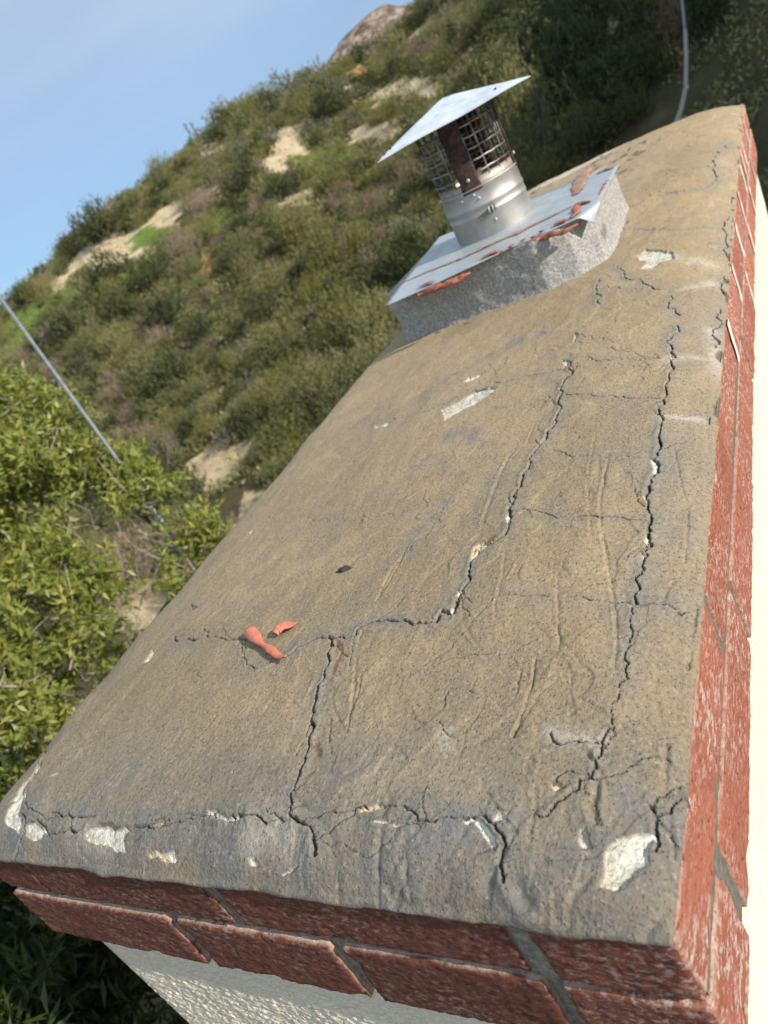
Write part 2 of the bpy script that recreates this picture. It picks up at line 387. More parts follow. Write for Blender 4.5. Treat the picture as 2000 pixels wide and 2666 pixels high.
def build_ground():
    az_ = np.radians(np.linspace(-130, 75, 520)); rr = np.concatenate([np.linspace(.5, 12, 30), np.linspace(12.3, 72, 330), np.geomspace(73, 2400, 60)])
    A, R = np.meshgrid(az_, rr, indexing='ij'); X = CAM[0]+R*np.sin(A); Y = CAM[1]+R*np.cos(A); Z = ground(X, Y)
    s, o, g = masks(X, Y)
    n, m = A.shape; idx = np.arange(n*m).reshape(n, m)
    f = np.stack([idx[:-1, :-1], idx[:-1, 1:], idx[1:, 1:], idx[1:, :-1]], -1).reshape(-1, 4)
    ob = mesh('hillside', np.stack([X, Y, Z], -1).reshape(-1, 3), f, m_hill(), None, True,
              {'sand': s.ravel()*1., 'ochre': o.ravel()*1., 'grass': g.ravel()*1.})
    tag(ob, kind='structure')
    # ground behind the viewer, same earth
    b = MB(); b.add([(-900, -900, -5.75), (900, -900, -5.75), (900, 900, -5.75), (-900, 900, -5.75)], [(0, 1, 2, 3)])
    tag(b.build('ground', m_plain('yard_earth', (.14, .11, .07), (.24, .19, .12), 2, .97, .6, .05)), kind='structure')
build_ground()
def build_mountain():
    # granite peak far behind the green ridge
    pts = [(640,200),(690,150),(715,118),(735,85),(765,55),(795,28),(825,10),(840,8),(862,12),(900,2),(950,-15),(1010,-60),(1100,-95),(1250,-110),(1500,-90)]
    D = 330.; top = []
    for x, y in pts:
        d = ray(x*K, y*K); d = d/np.hypot(d[0], d[1]); top.append((math.atan2(d[0], d[1]), CAM[2]+d[2]*D))
    a = np.linspace(top[0][0], top[-1][0], 420); zt = np.interp(a, [t[0] for t in top], [t[1] for t in top])
    v = []; nr = 120
    t = np.linspace(0, 1, nr)
    A, T = np.meshgrid(a, t, indexing='ij'); ZT = zt[:, None]
    base = -10
    # t 0..0.6 front slope rising to the ridge, then the back slope
    up = np.clip(T/.6, 0, 1); dn = np.clip((T-.6)/.4, 0, 1)
    R = D-110*(1-up)+120*dn
    Z = base+(ZT-base)*(up**1.25)*(1-dn*.9)
    X = CAM[0]+R*np.sin(A); Y = CAM[1]+R*np.cos(A)
    rough = fbm(X*.06, Y*.06, Z*.06, 5, .6)
    k = np.minimum(up, 1-dn)
    Z = Z+rough*2.2*(1-np.exp(-((T-.6)/.02)**2)*.6); R2 = rough*5*(k < .99)
    X = X+np.sin(A)*R2; Y = Y+np.cos(A)*R2
    n, m = A.shape; idx = np.arange(n*m).reshape(n, m)
    f = np.stack([idx[:-1, :-1], idx[:-1, 1:], idx[1:, 1:], idx[1:, :-1]], -1).reshape(-1, 4)
    tag(mesh('rocky_mountain', np.stack([X, Y, Z], -1).reshape(-1, 3), f, m_rock(), None, True), kind='structure')
build_mountain()

# ------------------------------------------------------------------ the chimney
W, L = .68, 2.278
chim = empty('brick_chimney', (-W/2, L/2, -5.6), 'cream stuccoed chimney with a red brick top band and a cracked tan mortar crown', 'chimney')

# outline of the crack network, in the pixel frame of the 1659 wide view of the crown
def z2(L_): return [(x*.55, 1576+y*.55) for x, y in L_]
def z3(L_): return [(829.5+x*.5, 1576+y*.5) for x, y in L_]
def zc(L_): return [(x*.25, 1659+y*.25) for x, y in L_]
def z8(L_): return [(912.5+x*.45, 705+y*.45) for x, y in L_]
def z7(L_): return [(332+x*.4, 1203+y*.4) for x, y in L_]
def z4(L_): return [(1244+x*.375, 207+y*.375) for x, y in L_]
def crown_base(x, y):
    dl = x+W; dr = -x; df = y; db = L-y
    q = lambda d, w: 1-np.exp(-np.clip(d, 0, 9)/w)
    e = q(dl, .022)*q(dr, .040)*q(df, .022)*q(db, .030)
    dome = .011*np.sin(np.clip((x+W)/W, 0, 1)*math.pi)*sstep(0, .25, y)
    return .0005+.030*e+dome*e+.008*sstep(.1, .9, y)*e
def crown_at(dx, dy):
    px, py = dx*K, dy*K; z = .03
    for _ in range(12):
        p = on_z(px, py, z); z = .5*z+.5*float(crown_base(p[0], p[1]))
    return on_z(px, py, z)[:2]
CRACKS = [  # polyline, half width, depth
 ([(625,1768),(632,1740),(645,1690),(660,1640),(668,1600),(672,1560),(680,1520),(690,1480),(700,1455),(712,1430),(708,1410),(716,1380)], .0021, .014),
 (z2([(215,0),(160,130),(140,180),(110,230),(100,265),(110,300),(145,325),(240,335),(375,345)]), .0013, .008),
 (z2([(85,330),(105,368),(180,378),(330,380)]), .0016, .008),
 (z2([(105,368),(90,420),(60,500)]), .0014, .008),
 (z2([(500,388),(540,385),(620,375),(700,360),(760,350),(830,325),(900,345),(990,345),(1050,375),(1130,355)]), .0014, .008),
 (z2([(1130,355),(1150,345),(1220,385),(1235,410)]), .0014, .008), (z2([(1235,420),(1242,450),(1240,490)]), .0026, .010),
 (z2([(1150,345),(1250,345),(1390,320),(1500,300),(1600,315),(1640,340),(1640,370)]), .0009, .005),
 (z3([(130,405),(220,395),(300,385),(340,375),(430,365),(470,400),(500,440),(495,560),(520,665)]), .0018, .009),
 (z3([(1300,285),(1240,330),(1170,380),(1175,440),(1170,520)]), .0015, .008), (z3([(1150,320),(1165,360),(1172,385)]), .0013, .007),
 (z3([(975,0),(940,80),(910,160),(885,210),(800,265),(740,310),(660,370)]), .0013, .008),
 (z3([(710,0),(725,40),(880,50),(940,80)]), .0009, .005),
 (z8([(690,165),(700,200),(715,215),(680,260),(660,300),(655,350),(670,390),(650,430),(640,460),(600,500),(590,545),(550,590),(515,640),(505,690),(480,740),(475,775),(435,815),(430,850),(415,880),(430,920),(400,1005)]), .0017, .010),
 (z8([(400,1005),(330,1045),(280,1050),(230,1120),(215,1190),(225,1220),(205,1240),(175,1290),(150,1380),(90,1365),(60,1410),(0,1425)]), .0016, .009),
 (z7([(1440,360),(1380,355),(1300,350),(1200,350),(1150,365),(1105,385),(1080,425),(1000,430),(950,437),(870,440),(800,480),(720,535)]), .0012, .007),
 (z7([(110,430),(150,455),(230,455)]), .0022, .006), (z7([(290,400),(320,430),(400,450),(480,440),(500,460)]), .0012, .005),
 (z7([(475,480),(490,550),(540,605),(600,580),(640,565)]), .0010, .005), (z7([(280,370),(300,405),(380,355),(460,290)]), .0008, .003),
 (z7([(200,255),(250,265)]), .0008, .004), (z7([(1080,255),(1130,262)]), .0008, .003),
 (z8([(1220,0),(1200,50),(1200,110),(1190,170),(1185,230),(1165,290),(1175,330),(1155,380),(1135,420),(1155,440),(1145,500),(1140,560),(1105,635)]), .0016, .010),
 (z8([(1105,635),(1130,660),(1125,700),(1085,760),(1085,850),(1090,900),(1085,960),(1085,1010),(1075,1070),(1060,1160)]), .0018, .011),
 (z8([(1060,1160),(1015,1210),(1015,1290),(1020,1325)]), .0010, .007),
 (z8([(1020,1325),(1005,1370),(1000,1480),(980,1560),(985,1620),(985,1690),(950,1750)]), .0007, .005),
 (z8([(950,1750),(905,1820),(900,1900),(870,2028)]), .0006, .003),
 (z4([(600,1270),(575,1240),(550,1160)]), .0013, .006),
 (z8([(470,885),(540,890),(600,905),(740,920),(860,925),(1000,933),(1080,937)]), .0009, .004),
 (z8([(390,1290),(520,1295),(600,1300)]), .0007, .003), (z8([(730,1295),(800,1320),(920,1335),(1020,1330),(1100,1330),(1180,1335)]), .0009, .004),
 (z8([(1180,1335),(1240,1385),(1285,1375)]), .0008, .003),
 (z8([(620,600),(800,620),(1000,630),(1100,635)]), .0007, .003), (z8([(690,330),(780,335),(860,345),(1000,350),(1150,355)]), .0009, .004),
 (z8([(720,160),(850,170),(1000,155),(1180,160)]), .0008, .003), (z8([(1060,420),(1135,430),(1250,435),(1350,430)]), .0008, .003),
 (z8([(0,410),(100,370),(300,300),(430,265),(560,235),(690,200)]), .0012, .005),
 (z8([(-250,470),(0,410)]), .0007, .003),
 (z4([(110,1110),(480,1118),(900,1120)]), .0010, .003), (z4([(330,765),(600,772),(860,770)]), .0012, .004),
 (z4([(300,650),(470,590),(620,550),(730,540),(790,500),(800,400),(830,310),(900,275)]), .0018, .005),
 (z4([(280,520),(480,440),(640,430),(900,425)]), .0012, .004), (z4([(230,985),(270,1020),(380,1070),(450,1115)]), .0016, .006),
 (z4([(130,1060),(145,1150),(140,1200)]), .0014, .006), (z4([(0,1380),(150,1400),(400,1520),(540,1525)]), .0007, .002),
 (z4([(210,880),(250,790),(300,720)]), .0015, .006), (z4([(855,1150),(860,900),(880,700)]), .0020, .004), (z4([(800,1450),(790,1350),(810,1250)]), .0016, .005),
 ([(405,1310),(412,1306),(425,1312)], .0008, .004), ([(960,1530),(975,1490),(1035,1500)], .0006, .002), ([(945,1560),(990,1600)], .0005, .002),
 ([(580,1115),(760,1125),(900,1100)], .0004, .0015), ([(1180,1690),(1230,1660),(1285,1680)], .0008, .004),
]
WHITE = [zc([(340,-40),(280,60),(200,130),(140,240),(100,290),(45,335),(120,290),(60,420),(60,510),(110,545),(180,575),(215,470),(180,380),(190,300),(195,220),(240,130),(350,0)]),
 zc([(240,490),(350,490),(415,540),(370,600),(320,620),(230,610),(190,570)]),
 zc([(860,520),(1020,530),(1140,530),(1170,540),(1100,600),(1080,650),(1100,720),(1120,770),(1070,780),(1000,720),(970,650),(880,640),(770,620),(740,580),(790,530)]),
 zc([(1270,720),(1330,690),(1390,720),(1510,655),(1530,750),(1440,790),(1360,770)]),
 z2([(810,320),(850,318),(900,345),(985,338),(960,357),(860,357),(812,345)]), z2([(975,505),(1000,498),(1016,540),(985,540)]),
 z2([(1110,565),(1185,550),(1180,565),(1130,576)]), z2([(1465,367),(1540,368),(1620,378),(1560,384),(1480,378)]), z2([(600,368),(650,370),(640,380),(605,380)]),
 z2([(200,178),(235,165),(245,172),(215,183)]),
 z3([(1000,455),(1080,450),(1170,440),(1165,520),(1130,590),(1060,680),(1010,710),(935,690),(970,650),(955,560),(980,490)]),
 z3([(850,415),(890,420),(895,495),(850,500),(828,460)]), z3([(480,345),(540,345),(530,380),(480,380)]),
 z3([(310,390),(400,372),(440,392),(492,440),(492,525),(465,470),(430,430),(390,392),(345,410)]),
 z8([(90,395),(170,360),(230,325),(290,300),(370,290),(300,345),(200,400),(150,420),(95,460),(108,425)]), z8([(195,270),(225,240),(305,220),(270,245),(215,268)]),
 z8([(180,1260),(200,1265),(185,1310),(160,1370),(135,1375),(170,1320)]), z8([(50,1415),(78,1378),(84,1398),(62,1418)]),
 z8([(680,160),(702,165),(705,207),(683,200)]), z8([(412,888),(426,900),(428,960),(408,945)]), z8([(1098,638),(1118,640),(1128,705),(1098,700)]),
 z8([(1074,770),(1088,770),(1086,852),(1072,845)]), z8([(1064,995),(1082,998),(1076,1042),(1062,1035)]), z8([(1052,1090),(1064,1090),(1060,1152),(1050,1145)]),
 z8([(730,30),(745,30),(735,80),(725,78)]), zc([(180,250),(215,215),(200,260)]),
 z4([(345,920),(400,880),(480,885),(560,905),(570,935),(480,960),(440,990),(360,992),(405,962),(370,940)]),
 [(308,1432),(328,1402),(336,1404),(322,1428)], [(808,920),(845,910),(838,920),(812,926)], [(540,1150),(546,1148),(547,1153),(541,1154)], [(497,1668),(502,1665),(503,1671)]]
TAN = [z2([(1400,325),(1490,295),(1512,310),(1460,332),(1410,337)]), z3([(720,215),(760,212),(788,240),(730,242)]), z8([(228,1120),(245,1060),(300,1043),(312,1060),(270,1100),(232,1130)]),
 zc([(1280,715),(1350,690),(1400,730),(1480,770),(1400,790),(1340,760)])]
RUSTY = [zc([(850,462),(980,468),(1065,510),(1020,532),(870,515)]), z7([(985,445),(1035,450),(1010,540),(985,640),(965,640),(985,560),(1005,500)]), z7([(880,1010),(905,1000),(890,1085),(865,1080)]),
 z8([(310,1020),(345,1010),(340,1035),(300,1045)]), z7([(830,1180),(880,1140),(870,1165),(840,1190)])]
GROOVES = [ # trowel marks: half width, depth (a raised lip runs along one side)
 (z8([(890,640),(870,740),(855,860),(860,960),(880,1080),(895,1180),(915,1290),(930,1430),(925,1650)]), .0030, .0022),
 (z8([(830,520),(810,640),(795,760),(800,880),(810,990)]), .0030, .0012), (z8([(1205,580),(1240,750),(1270,860),(1275,930),(1265,1060),(1250,1130)]), .0026, .0024),
 (z8([(1365,700),(1320,790),(1280,850)]), .003, .0013), (z8([(540,1590),(525,1710),(490,1820),(430,1960)]), .0024, .0030), (z8([(640,1690),(570,1750),(500,1850),(430,1960)]), .003, .0014),
 (z8([(460,1590),(480,1650),(520,1700)]), .0024, .0016), (z8([(690,1120),(650,1200),(645,1300),(655,1440),(655,1560)]), .003, .0014),
 (z8([(400,1080),(385,1200),(350,1340),(350,1410)]), .003, .0014), (z8([(1310,1340),(1295,1450),(1280,1600),(1265,1640)]), .0035, .004),
 (z8([(1170,1490),(1210,1570),(1250,1700)]), .003, .0015), (z7([(330,980),(450,965),(700,965),(830,970),(1050,970),(1270,968),(1380,960)]), .0022, -.0013),
 (z7([(-100,930),(0,928),(270,932)]), .0022, -.0012), (z7([(-150,780),(0,720),(100,680),(220,660),(280,680)]), .003, -.0014), (z7([(1340,0),(1290,60),(1240,160),(1205,235)]), .003, .0018),
 (z7([(1125,400),(1100,500),(1090,650),(1070,850),(1050,950)]), .0035, .0014), (z7([(780,1365),(900,1340),(1180,1300)]), .002, -.0012), (z7([(480,390),(300,410),(120,430)]), .004, .0022),
 (z7([(950,437),(1150,410),(1350,395),(1550,372)]), .0024, .0018), (z7([(1170,300),(1300,270),(1480,240)]), .0022, .001), (z7([(690,340),(900,330),(1150,310)]), .002, -.001),
 (z8([(420,620),(370,720),(320,860),(290,950)]), .0045, .0018), (z8([(540,450),(500,560),(430,640)]), .003, .0015), (z8([(300,700),(150,720),(0,780),(-200,900)]), .004, -.0012),
 (z3([(860,540),(850,650),(800,780),(740,830)]), .003, .0016), (z3([(840,530),(825,600),(800,640)]), .0025, .0014), (z3([(1228,80),(1215,180),(1215,290)]), .004, .005),
 (z3([(1235,350),(1230,430),(1270,600),(1285,660)]), .003, .002), (z3([(570,660),(600,710),(625,745)]), .011, .007), (z3([(915,220),(908,290),(885,320),(910,390)]), .005, .005),
 (z3([(945,200),(938,300),(932,430)]), .003, -.0018), (z3([(655,95),(655,185),(760,198),(870,215),(912,180),(918,95),(880,80),(700,70)]), .003, -.0016),
 (z3([(560,80),(620,130),(650,190),(640,270),(520,290),(430,300)]), .003, -.0016), (z3([(1020,80),(1010,180),(1040,240),(1050,320)]), .003, -.0014), (z3([(100,570),(85,640),(110,720)]), .004, .0018),
 (z3([(20,690),(60,660),(70,700),(40,740)]), .006, .003), (z3([(330,530),(440,515)]), .003, .0015), (z3([(150,780),(60,740),(-40,600)]), .006, .0025),
 (zc([(680,640),(690,740),(760,800)]), .003, .0016), (zc([(1080,690),(1100,560)]), .003, .001), (zc([(1610,690),(1540,850),(1500,900)]), .003, .0014),
 (z2([(740,475),(700,540),(680,560)]), .002, .0013), (z2([(1165,430),(1110,520),(1075,560)]), .0022, .0022), (z2([(1230,450),(1200,520),(1195,610)]), .004, .0025), (z2([(870,380),(870,440),(905,500)]), .0025, .001),
 (z2([(1590,520),(1595,590),(1560,640)]), .004, .002), (z8([(820,740),(780,860),(770,830)]), .002, .001), (z8([(700,640),(690,740)]), .002, .001), (z8([(1130,1380),(1160,1290),(1205,1210),(1195,1240)]), .003, .002),
 (z8([(1150,1380),(1155,1500),(1120,1640)]), .004, .0012), (z8([(1120,1800),(1150,1920)]), .005, .0018), (z8([(630,1080),(645,1120)]), .0015, .002), (z8([(625,1180),(635,1195)]), .0015, .002),
 (z8([(1360,380),(1365,500),(1370,600)]), .004, .002), (z8([(1440,410),(1400,420),(1390,460)]), .003, -.002), (z8([(1335,300),(1335,410)]), .003, .001), (z8([(570,1560),(610,1580)]), .002, .001),
 (z8([(200,1440),(260,1530),(350,1640)]), .003, .0008), ([(300,1590),(345,1575),(440,1573)], .002, -.0013), ([(140,1640),(210,1600),(300,1580)], .004, -.0018), ([(115,1660),(160,1640),(190,1600),(170,1580)], .004, -.0018),
 ([(820,1290),(850,1240),(880,1180),(905,1150)], .003, .0014), ([(1235,1460),(1230,1560)], .002, .0008), ([(690,1480),(700,1440)], .003, -.001),
]
def build_crown():
    nx = 680; xs = np.linspace(-W-.001, -.0005, nx)
    t = np.linspace(0, 1, 1500); ys = .0005+(L-.0005)*(np.exp(1.35*t)-1)/(math.exp(1.35)-1)
    X, Y = np.meshgrid(xs, ys, indexing='ij')
    # wander of the lip
    Z = crown_base(X, Y)
    # hand trowelled waviness, stronger on the sloped margin
    dm = np.minimum(np.minimum(X+W, -X*1.4), np.minimum(Y, L-Y)); marg = 1-sstep(.03, .075, dm)
    Z = Z+.0022*fbm(X*9, Y*6, .3, 3)-.0011*(.12+.88*sstep(-.42, -.18, X))*np.clip(.12-np.abs(fbm(X*16+2*fbm(X*8, Y*8, 1., 2), Y*11, 3.3, 3)), 0, 1)/.12*(fbm(X*7, Y*7, 9., 2) > -.05)*(.4+marg)+(.0013+.0032*marg)*fbm(X*26, Y*19, 2.2, 4)*sstep(-.002, .012, dm)+.0006*fbm(X*90, Y*60, 5., 3)
    Z = Z+.0006*np.abs(fbm(X*22, Y*9, 8.2, 3))*(1-marg)-.0004*np.abs(fbm(X*12+Y*9, Y*34, 4.2, 3))*sstep(-.5, -.15, X)
    white = np.zeros_like(X); tan = white.copy(); rusty = white.copy(); grey = white.copy(); pale = white.copy(); dark = white.copy()
    JX = X+.0014*fbm(X*170, Y*160, 1.1, 4, .7); JY = Y+.0014*fbm(X*160, Y*170, 7.1, 4, .7)
    def seg(P, rad):
        """distance to polyline and the side of it, in windows"""
        P = [crown_at(*p) for p in P]
        for i in range(len(P)-1):
            a, b = np.array(P[i]), np.array(P[i+1])
            i0 = np.searchsorted(xs, min(a[0], b[0])-rad); i1 = np.searchsorted(xs, max(a[0], b[0])+rad)
            j0 = np.searchsorted(ys, min(a[1], b[1])-rad); j1 = np.searchsorted(ys, max(a[1], b[1])+rad)
            if i1 <= i0 or j1 <= j0: continue
            yield (slice(i0, i1), slice(j0, j1)), a, b, i/(len(P)-1)
    def dist(s, a, b, jag=True):
        x = (JX if jag else X)[s]-a[0]; y = (JY if jag else Y)[s]-a[1]; d = b-a; n2 = d@d+1e-12
        t_ = np.clip((x*d[0]+y*d[1])/n2, 0, 1); ex = x-t_*d[0]; ey = y-t_*d[1]
        return np.hypot(ex, ey), (x*d[1]-y*d[0])/math.sqrt(n2)
    rc = np.random.default_rng(77)
    def jag_line(P, lv=4, amp=.10):
        for _ in range(lv):
            Q = [P[0]]
            for a, b in zip(P, P[1:]):
                l = math.hypot(b[0]-a[0], b[1]-a[1])
                if l < .006: Q.append(b); continue
                k = rc.normal()*amp*min(l, .05); t = .5+rc.uniform(-.15, .15)
                Q += [np.array([a[0]+(b[0]-a[0])*t-(b[1]-a[1])/l*k, a[1]+(b[1]-a[1])*t+(b[0]-a[0])/l*k]), b]
            P = Q
        return P
    def wseg(P, rad):
        for i in range(len(P)-1):
            a, b = P[i], P[i+1]
            i0 = np.searchsorted(xs, min(a[0], b[0])-rad); i1 = np.searchsorted(xs, max(a[0], b[0])+rad)
            j0 = np.searchsorted(ys, min(a[1], b[1])-rad); j1 = np.searchsorted(ys, max(a[1], b[1])+rad)
            if i1 > i0 and j1 > j0: yield (slice(i0, i1), slice(j0, j1)), a, b, i/(len(P)-1)
    DC = np.full(X.shape, 9.); WC = np.zeros_like(X); DP = np.zeros_like(X); SD = np.zeros_like(X)
    LINES = []
    for P, hw, dep in CRACKS:
        W_ = jag_line([np.array(crown_at(*p)) for p in P])
        LINES.append((W_, hw, dep))
        # crumbs and branches leaving the crack
        if dep > .006:
            for _ in range(max(1, int(len(W_)*.10))):
                k = rc.integers(1, len(W_)-1); p = np.array(W_[k]); an = rc.uniform(0, 6.28); l = rc.uniform(.012, .05)
                br = [p]
                for _q in range(4): an += rc.normal()*.4; br.append(br[-1]+np.array([math.cos(an), math.sin(an)])*l/4)
                LINES.append((jag_line(br, 2), .00055, .0022))
    for _ in range(46):    # separate hairlines and crazing
        p = np.array([rc.uniform(-W+.03, -.01), rc.uniform(.01, 2.2)**1.0]); an = rc.choice([0, 1.57])+rc.normal()*.45; l = rc.uniform(.03, .15); br = [p]
        for _q in range(6): an += rc.normal()*.3; br.append(br[-1]+np.array([math.cos(an), math.sin(an)])*l/6)
        LINES.append((jag_line(br, 2), .0005, .0016))
    for W_, hw, dep in LINES:
        for s, a, b, _ in wseg(W_, .024):
            d, side = dist(s, a, b); u = d/hw < DC[s]/np.maximum(WC[s], 1e-5)
            u = (d < DC[s])
            DC[s] = np.where(u, d, DC[s]); WC[s] = np.where(u, hw, WC[s]); DP[s] = np.where(u, dep, DP[s]); SD[s] = np.where(u, side, SD[s])
    wv = np.maximum(WC*(.12+.70*(vnoise(X*55, Y*55, 3.)*.5+.5)), .0003)
    for P, hw, dep in GROOVES:
        acc = np.zeros_like(Z)
        for s, a, b, _ in seg(P, .03):
            d, side = dist(s, a, b, True)
            hw_ = hw*.42; g = np.exp(-(d/hw_)**2)
            lip = np.exp(-((d-hw_*1.9)/(hw_*.8))**2)*(side > 0)
            val = -dep*.55*g+abs(dep)*.2*lip
            acc[s] = np.where(np.abs(val) > np.abs(acc[s]), val, acc[s])
        Z += acc*(.75+.5*vnoise(X*60, Y*60, 6.))*1.15
    for k in range(120):    # short trowel nicks and skin wrinkles
        near = rc.random() < .5
        p = np.array([rc.uniform(-.30, -.02) if rc.random() < .82 else rc.uniform(-W+.02, -.05), rc.uniform(.0, .16) if near else rc.uniform(.05, 2.2)])
        an = rc.normal()*.35+(1.45 if not near else rc.uniform(.6, 2.5)); l = rc.uniform(.012, .07); br = [p]
        for _q in range(5): an += rc.normal()*.22; br.append(br[-1]+np.array([math.cos(an), math.sin(an)])*l/5)
        hw = rc.uniform(.0007, .0016); dep = rc.uniform(.0005, .0016)*rc.choice([-1, 1])
        for s, a, b, t_ in wseg(br, .012):
            d, side = dist(s, a, b, False); e_ = math.sin(math.pi*min(1, t_+.1)); g = np.exp(-(d/hw)**2)*e_; Z[s] -= dep*g*.6-abs(dep)*.25*np.exp(-((d-2*hw)/hw)**2)*(side > 0)*e_
    # thin skim coats overlapping: low steps with a ragged front
    ov = fbm(X*6+.8*fbm(X*14, Y*14, 2., 3), Y*4.2, 5.5, 4); Z = Z+.0009*sstep(.02, .035, ov)*sstep(-.45, -.25, X)+.0006*sstep(-.22, -.21, ov)*sstep(-.45, -.25, X)
    def poly(P, jag=.0025):
        P = np.array([crown_at(*p) for p in P]); m = np.zeros(X.shape, bool)
        i0 = max(0, np.searchsorted(xs, P[:, 0].min()-.01)); i1 = np.searchsorted(xs, P[:, 0].max()+.01)
        j0 = max(0, np.searchsorted(ys, P[:, 1].min()-.01)); j1 = np.searchsorted(ys, P[:, 1].max()+.01)
        s = (slice(i0, i1), slice(j0, j1))
        m[s] = inpoly(JX[s]+jag*vnoise(X[s]*90, Y[s]*90, 4.), JY[s]+jag*vnoise(X[s]*90, Y[s]*90, 9.), P); return m
    wm = np.zeros(X.shape, bool); tm = wm.copy(); rm = wm.copy()
    for P in WHITE: wm |= poly(P)
    for P in TAN: tm |= poly(P)
    for P in RUSTY: rm |= poly(P)
    # the broken far margin and the speckled growth beside it
    fm = (L-Y < .16+.05*fbm(X*20, Y*9, 1., 3)) & (X < -.30+.04*fbm(X*30, Y*30, 5., 3)) & (fbm(X*14, Y*22, 2., 4) > -.25); pale += fm*1.
    rough = fbm(X*230, Y*200, 3., 3)
    pit = wm | tm
    Z = np.where(pit, Z-.0030+.0009*rough, Z); Z = np.where(rm & ~pit, Z-.0006+.0004*rough, Z)
    white[wm & ~tm] = 1; tan[tm] = 1; rusty[rm & ~wm] = .75
    dn = DC/np.maximum(wv, 1e-5)
    depth = DP*np.clip(1.25-dn, 0, 1)
    lipc = np.exp(-((DC-wv*2.4)/(.0035))**2)*(SD > 0)*np.clip(DP/.01, .1, 1)*.0011
    Z = Z-np.minimum(depth*1.6, DP)+lipc
    dark = np.maximum(dark, np.clip(1.25-np.maximum(dn, DC/.0009*.8), 0, 1)*np.where(DP > .003, .9, .6))  # shade inside the cracks painted into the colour
    grey = np.clip(np.exp(-(DC/.010)**1.2)*np.clip(DP/.008, .2, .8)+.55*marg*(Y < .08)*(fbm(X*16, Y*16, 8., 3) > -.15)+.25*marg+.12*sstep(.05, .5, fbm(X*6, Y*4, 6., 4)), 0, 1)
    grey = np.maximum(grey, .8*sstep(.17, .02, Y+.03*fbm(X*14, Y*14, 4., 3))*.9)
    # dark smear lines, grey washes
    for P, wd in ((z8([(560,880),(740,825),(860,780),(990,700)]), .004), (z8([(420,620),(330,800),(290,940)]), .010), (z8([(60,620),(200,740)]), .006), ([(880,1200),(920,1130),(990,1060)], .008), ([(925,1010),(1000,925),(1040,930)], .006),
                  (z8([(130,520),(220,505),(300,560)]), .010), (z8([(0,350),(250,180),(420,80),(560,40)]), .014)):
        for s, a, b, _ in seg(P, .06):
            d, _s = dist(s, a, b); k_ = np.exp(-(d/wd/1.4)**2)*np.clip(.5+1.1*fbm(X[s]*70, Y[s]*45, 3., 4), 0, 1); grey[s] = np.maximum(grey[s], .8*k_); dark[s] = np.maximum(dark[s], .12*k_)
    # pale tail of the hand shaped patch, whitish bloom at the rim
    for P, wd in ((z4([(560,920),(670,950),(780,975)]), .012), (z8([(1180,160),(1400,170)]), .008), (z8([(1150,440),(1330,450)]), .006), (z3([(265,20),(262,70)]), .006), (z8([(1390,20),(1400,100),(1420,250)]), .008), (z4([(650,1110),(780,1080)]), .012),
                  (z2([(420,440),(300,400)]), .012), (z2([(1000,420),(1140,400)]), .014), (z8([(620,1950),(850,2000)]), .007)):
        for s, a, b, _ in seg(P, .06):
            d, _s = dist(s, a, b); pale[s] = np.maximum(pale[s], .95*np.exp(-(d/wd)**2)*(.6+.5*fbm(X[s]*60, Y[s]*60, 2., 3)))
    spk = (vnoise(X*75, Y*45, 5.) > .52) & (vnoise(X*7, Y*5, 1.5) > -.2) & (Y > 1.55) & (X < -.12); dark = np.maximum(dark, spk*.8)
    rim = ((-X < .006) & (Y > .5) & (vnoise(X*120, Y*60, 2.) > .42)); dark = np.maximum(dark, rim*.8); Z -= rim*.003
    # flow of the margin over the brick arris: wavy skirt
    V = np.stack([X, Y, Z], -1)
    lip = .0035*fbm(Y[0]*14, 3.3, 0., 4)
    V[-1, :, 0] += .3*lip; V[0, :, 0] -= .3*lip
    V[:, 0, 1] -= .003*fbm(xs*22, 1.7, 0., 4)+.002
    n, m = X.shape; idx = np.arange(n*m).reshape(n, m)
    f = np.stack([idx[:-1, :-1], idx[1:, :-1], idx[1:, 1:], idx[:-1, 1:]], -1).reshape(-1, 4)
    V = V.reshape(-1, 3)
    ring = np.concatenate([idx[:, 0], idx[-1, 1:], idx[::-1, -1][1:], idx[0, ::-1][1:-1]])
    A = {'white': white, 'tan': tan, 'rusty': rusty, 'grey': grey, 'pale': np.clip(pale, 0, 1), 'dark': np.clip(dark, 0, 1)}
    A = {k: a.reshape(-1) for k, a in A.items()}
    ex = V[ring]; nr = len(ring); fs = [f]; vs_ = [V]; base = ring; at = {k: [a] for k, a in A.items()}
    dropn = .0035*fbm(ex[:, 0]*30, ex[:, 1]*24, 1., 4)
    for k, (dz, out) in enumerate(((.0035, .0012), (.007, .0014), (.012, .0))):
        w_ = ex.copy(); cx = np.clip(ex[:, 0], -W+.006, -.006); cy = np.clip(ex[:, 1], .006, L-.006)
        dx = ex[:, 0]-cx; dy = ex[:, 1]-cy; q = np.hypot(dx, dy)+1e-9
        w_[:, 0] += dx/q*out*(1-.2*k); w_[:, 1] += dy/q*out; w_[:, 2] = np.minimum(ex[:, 2]-dz*.3, .0015-dz*.5+dropn)
        st = sum(len(v) for v in vs_); new = np.arange(st, st+nr)
        fs.append(np.stack([base, new, np.roll(new, -1), np.roll(base, -1)], -1)); vs_.append(w_); base = new
        for kk in at: at[kk].append(A[kk][ring])
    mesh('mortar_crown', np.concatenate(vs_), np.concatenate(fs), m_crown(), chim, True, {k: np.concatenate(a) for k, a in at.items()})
build_crown()

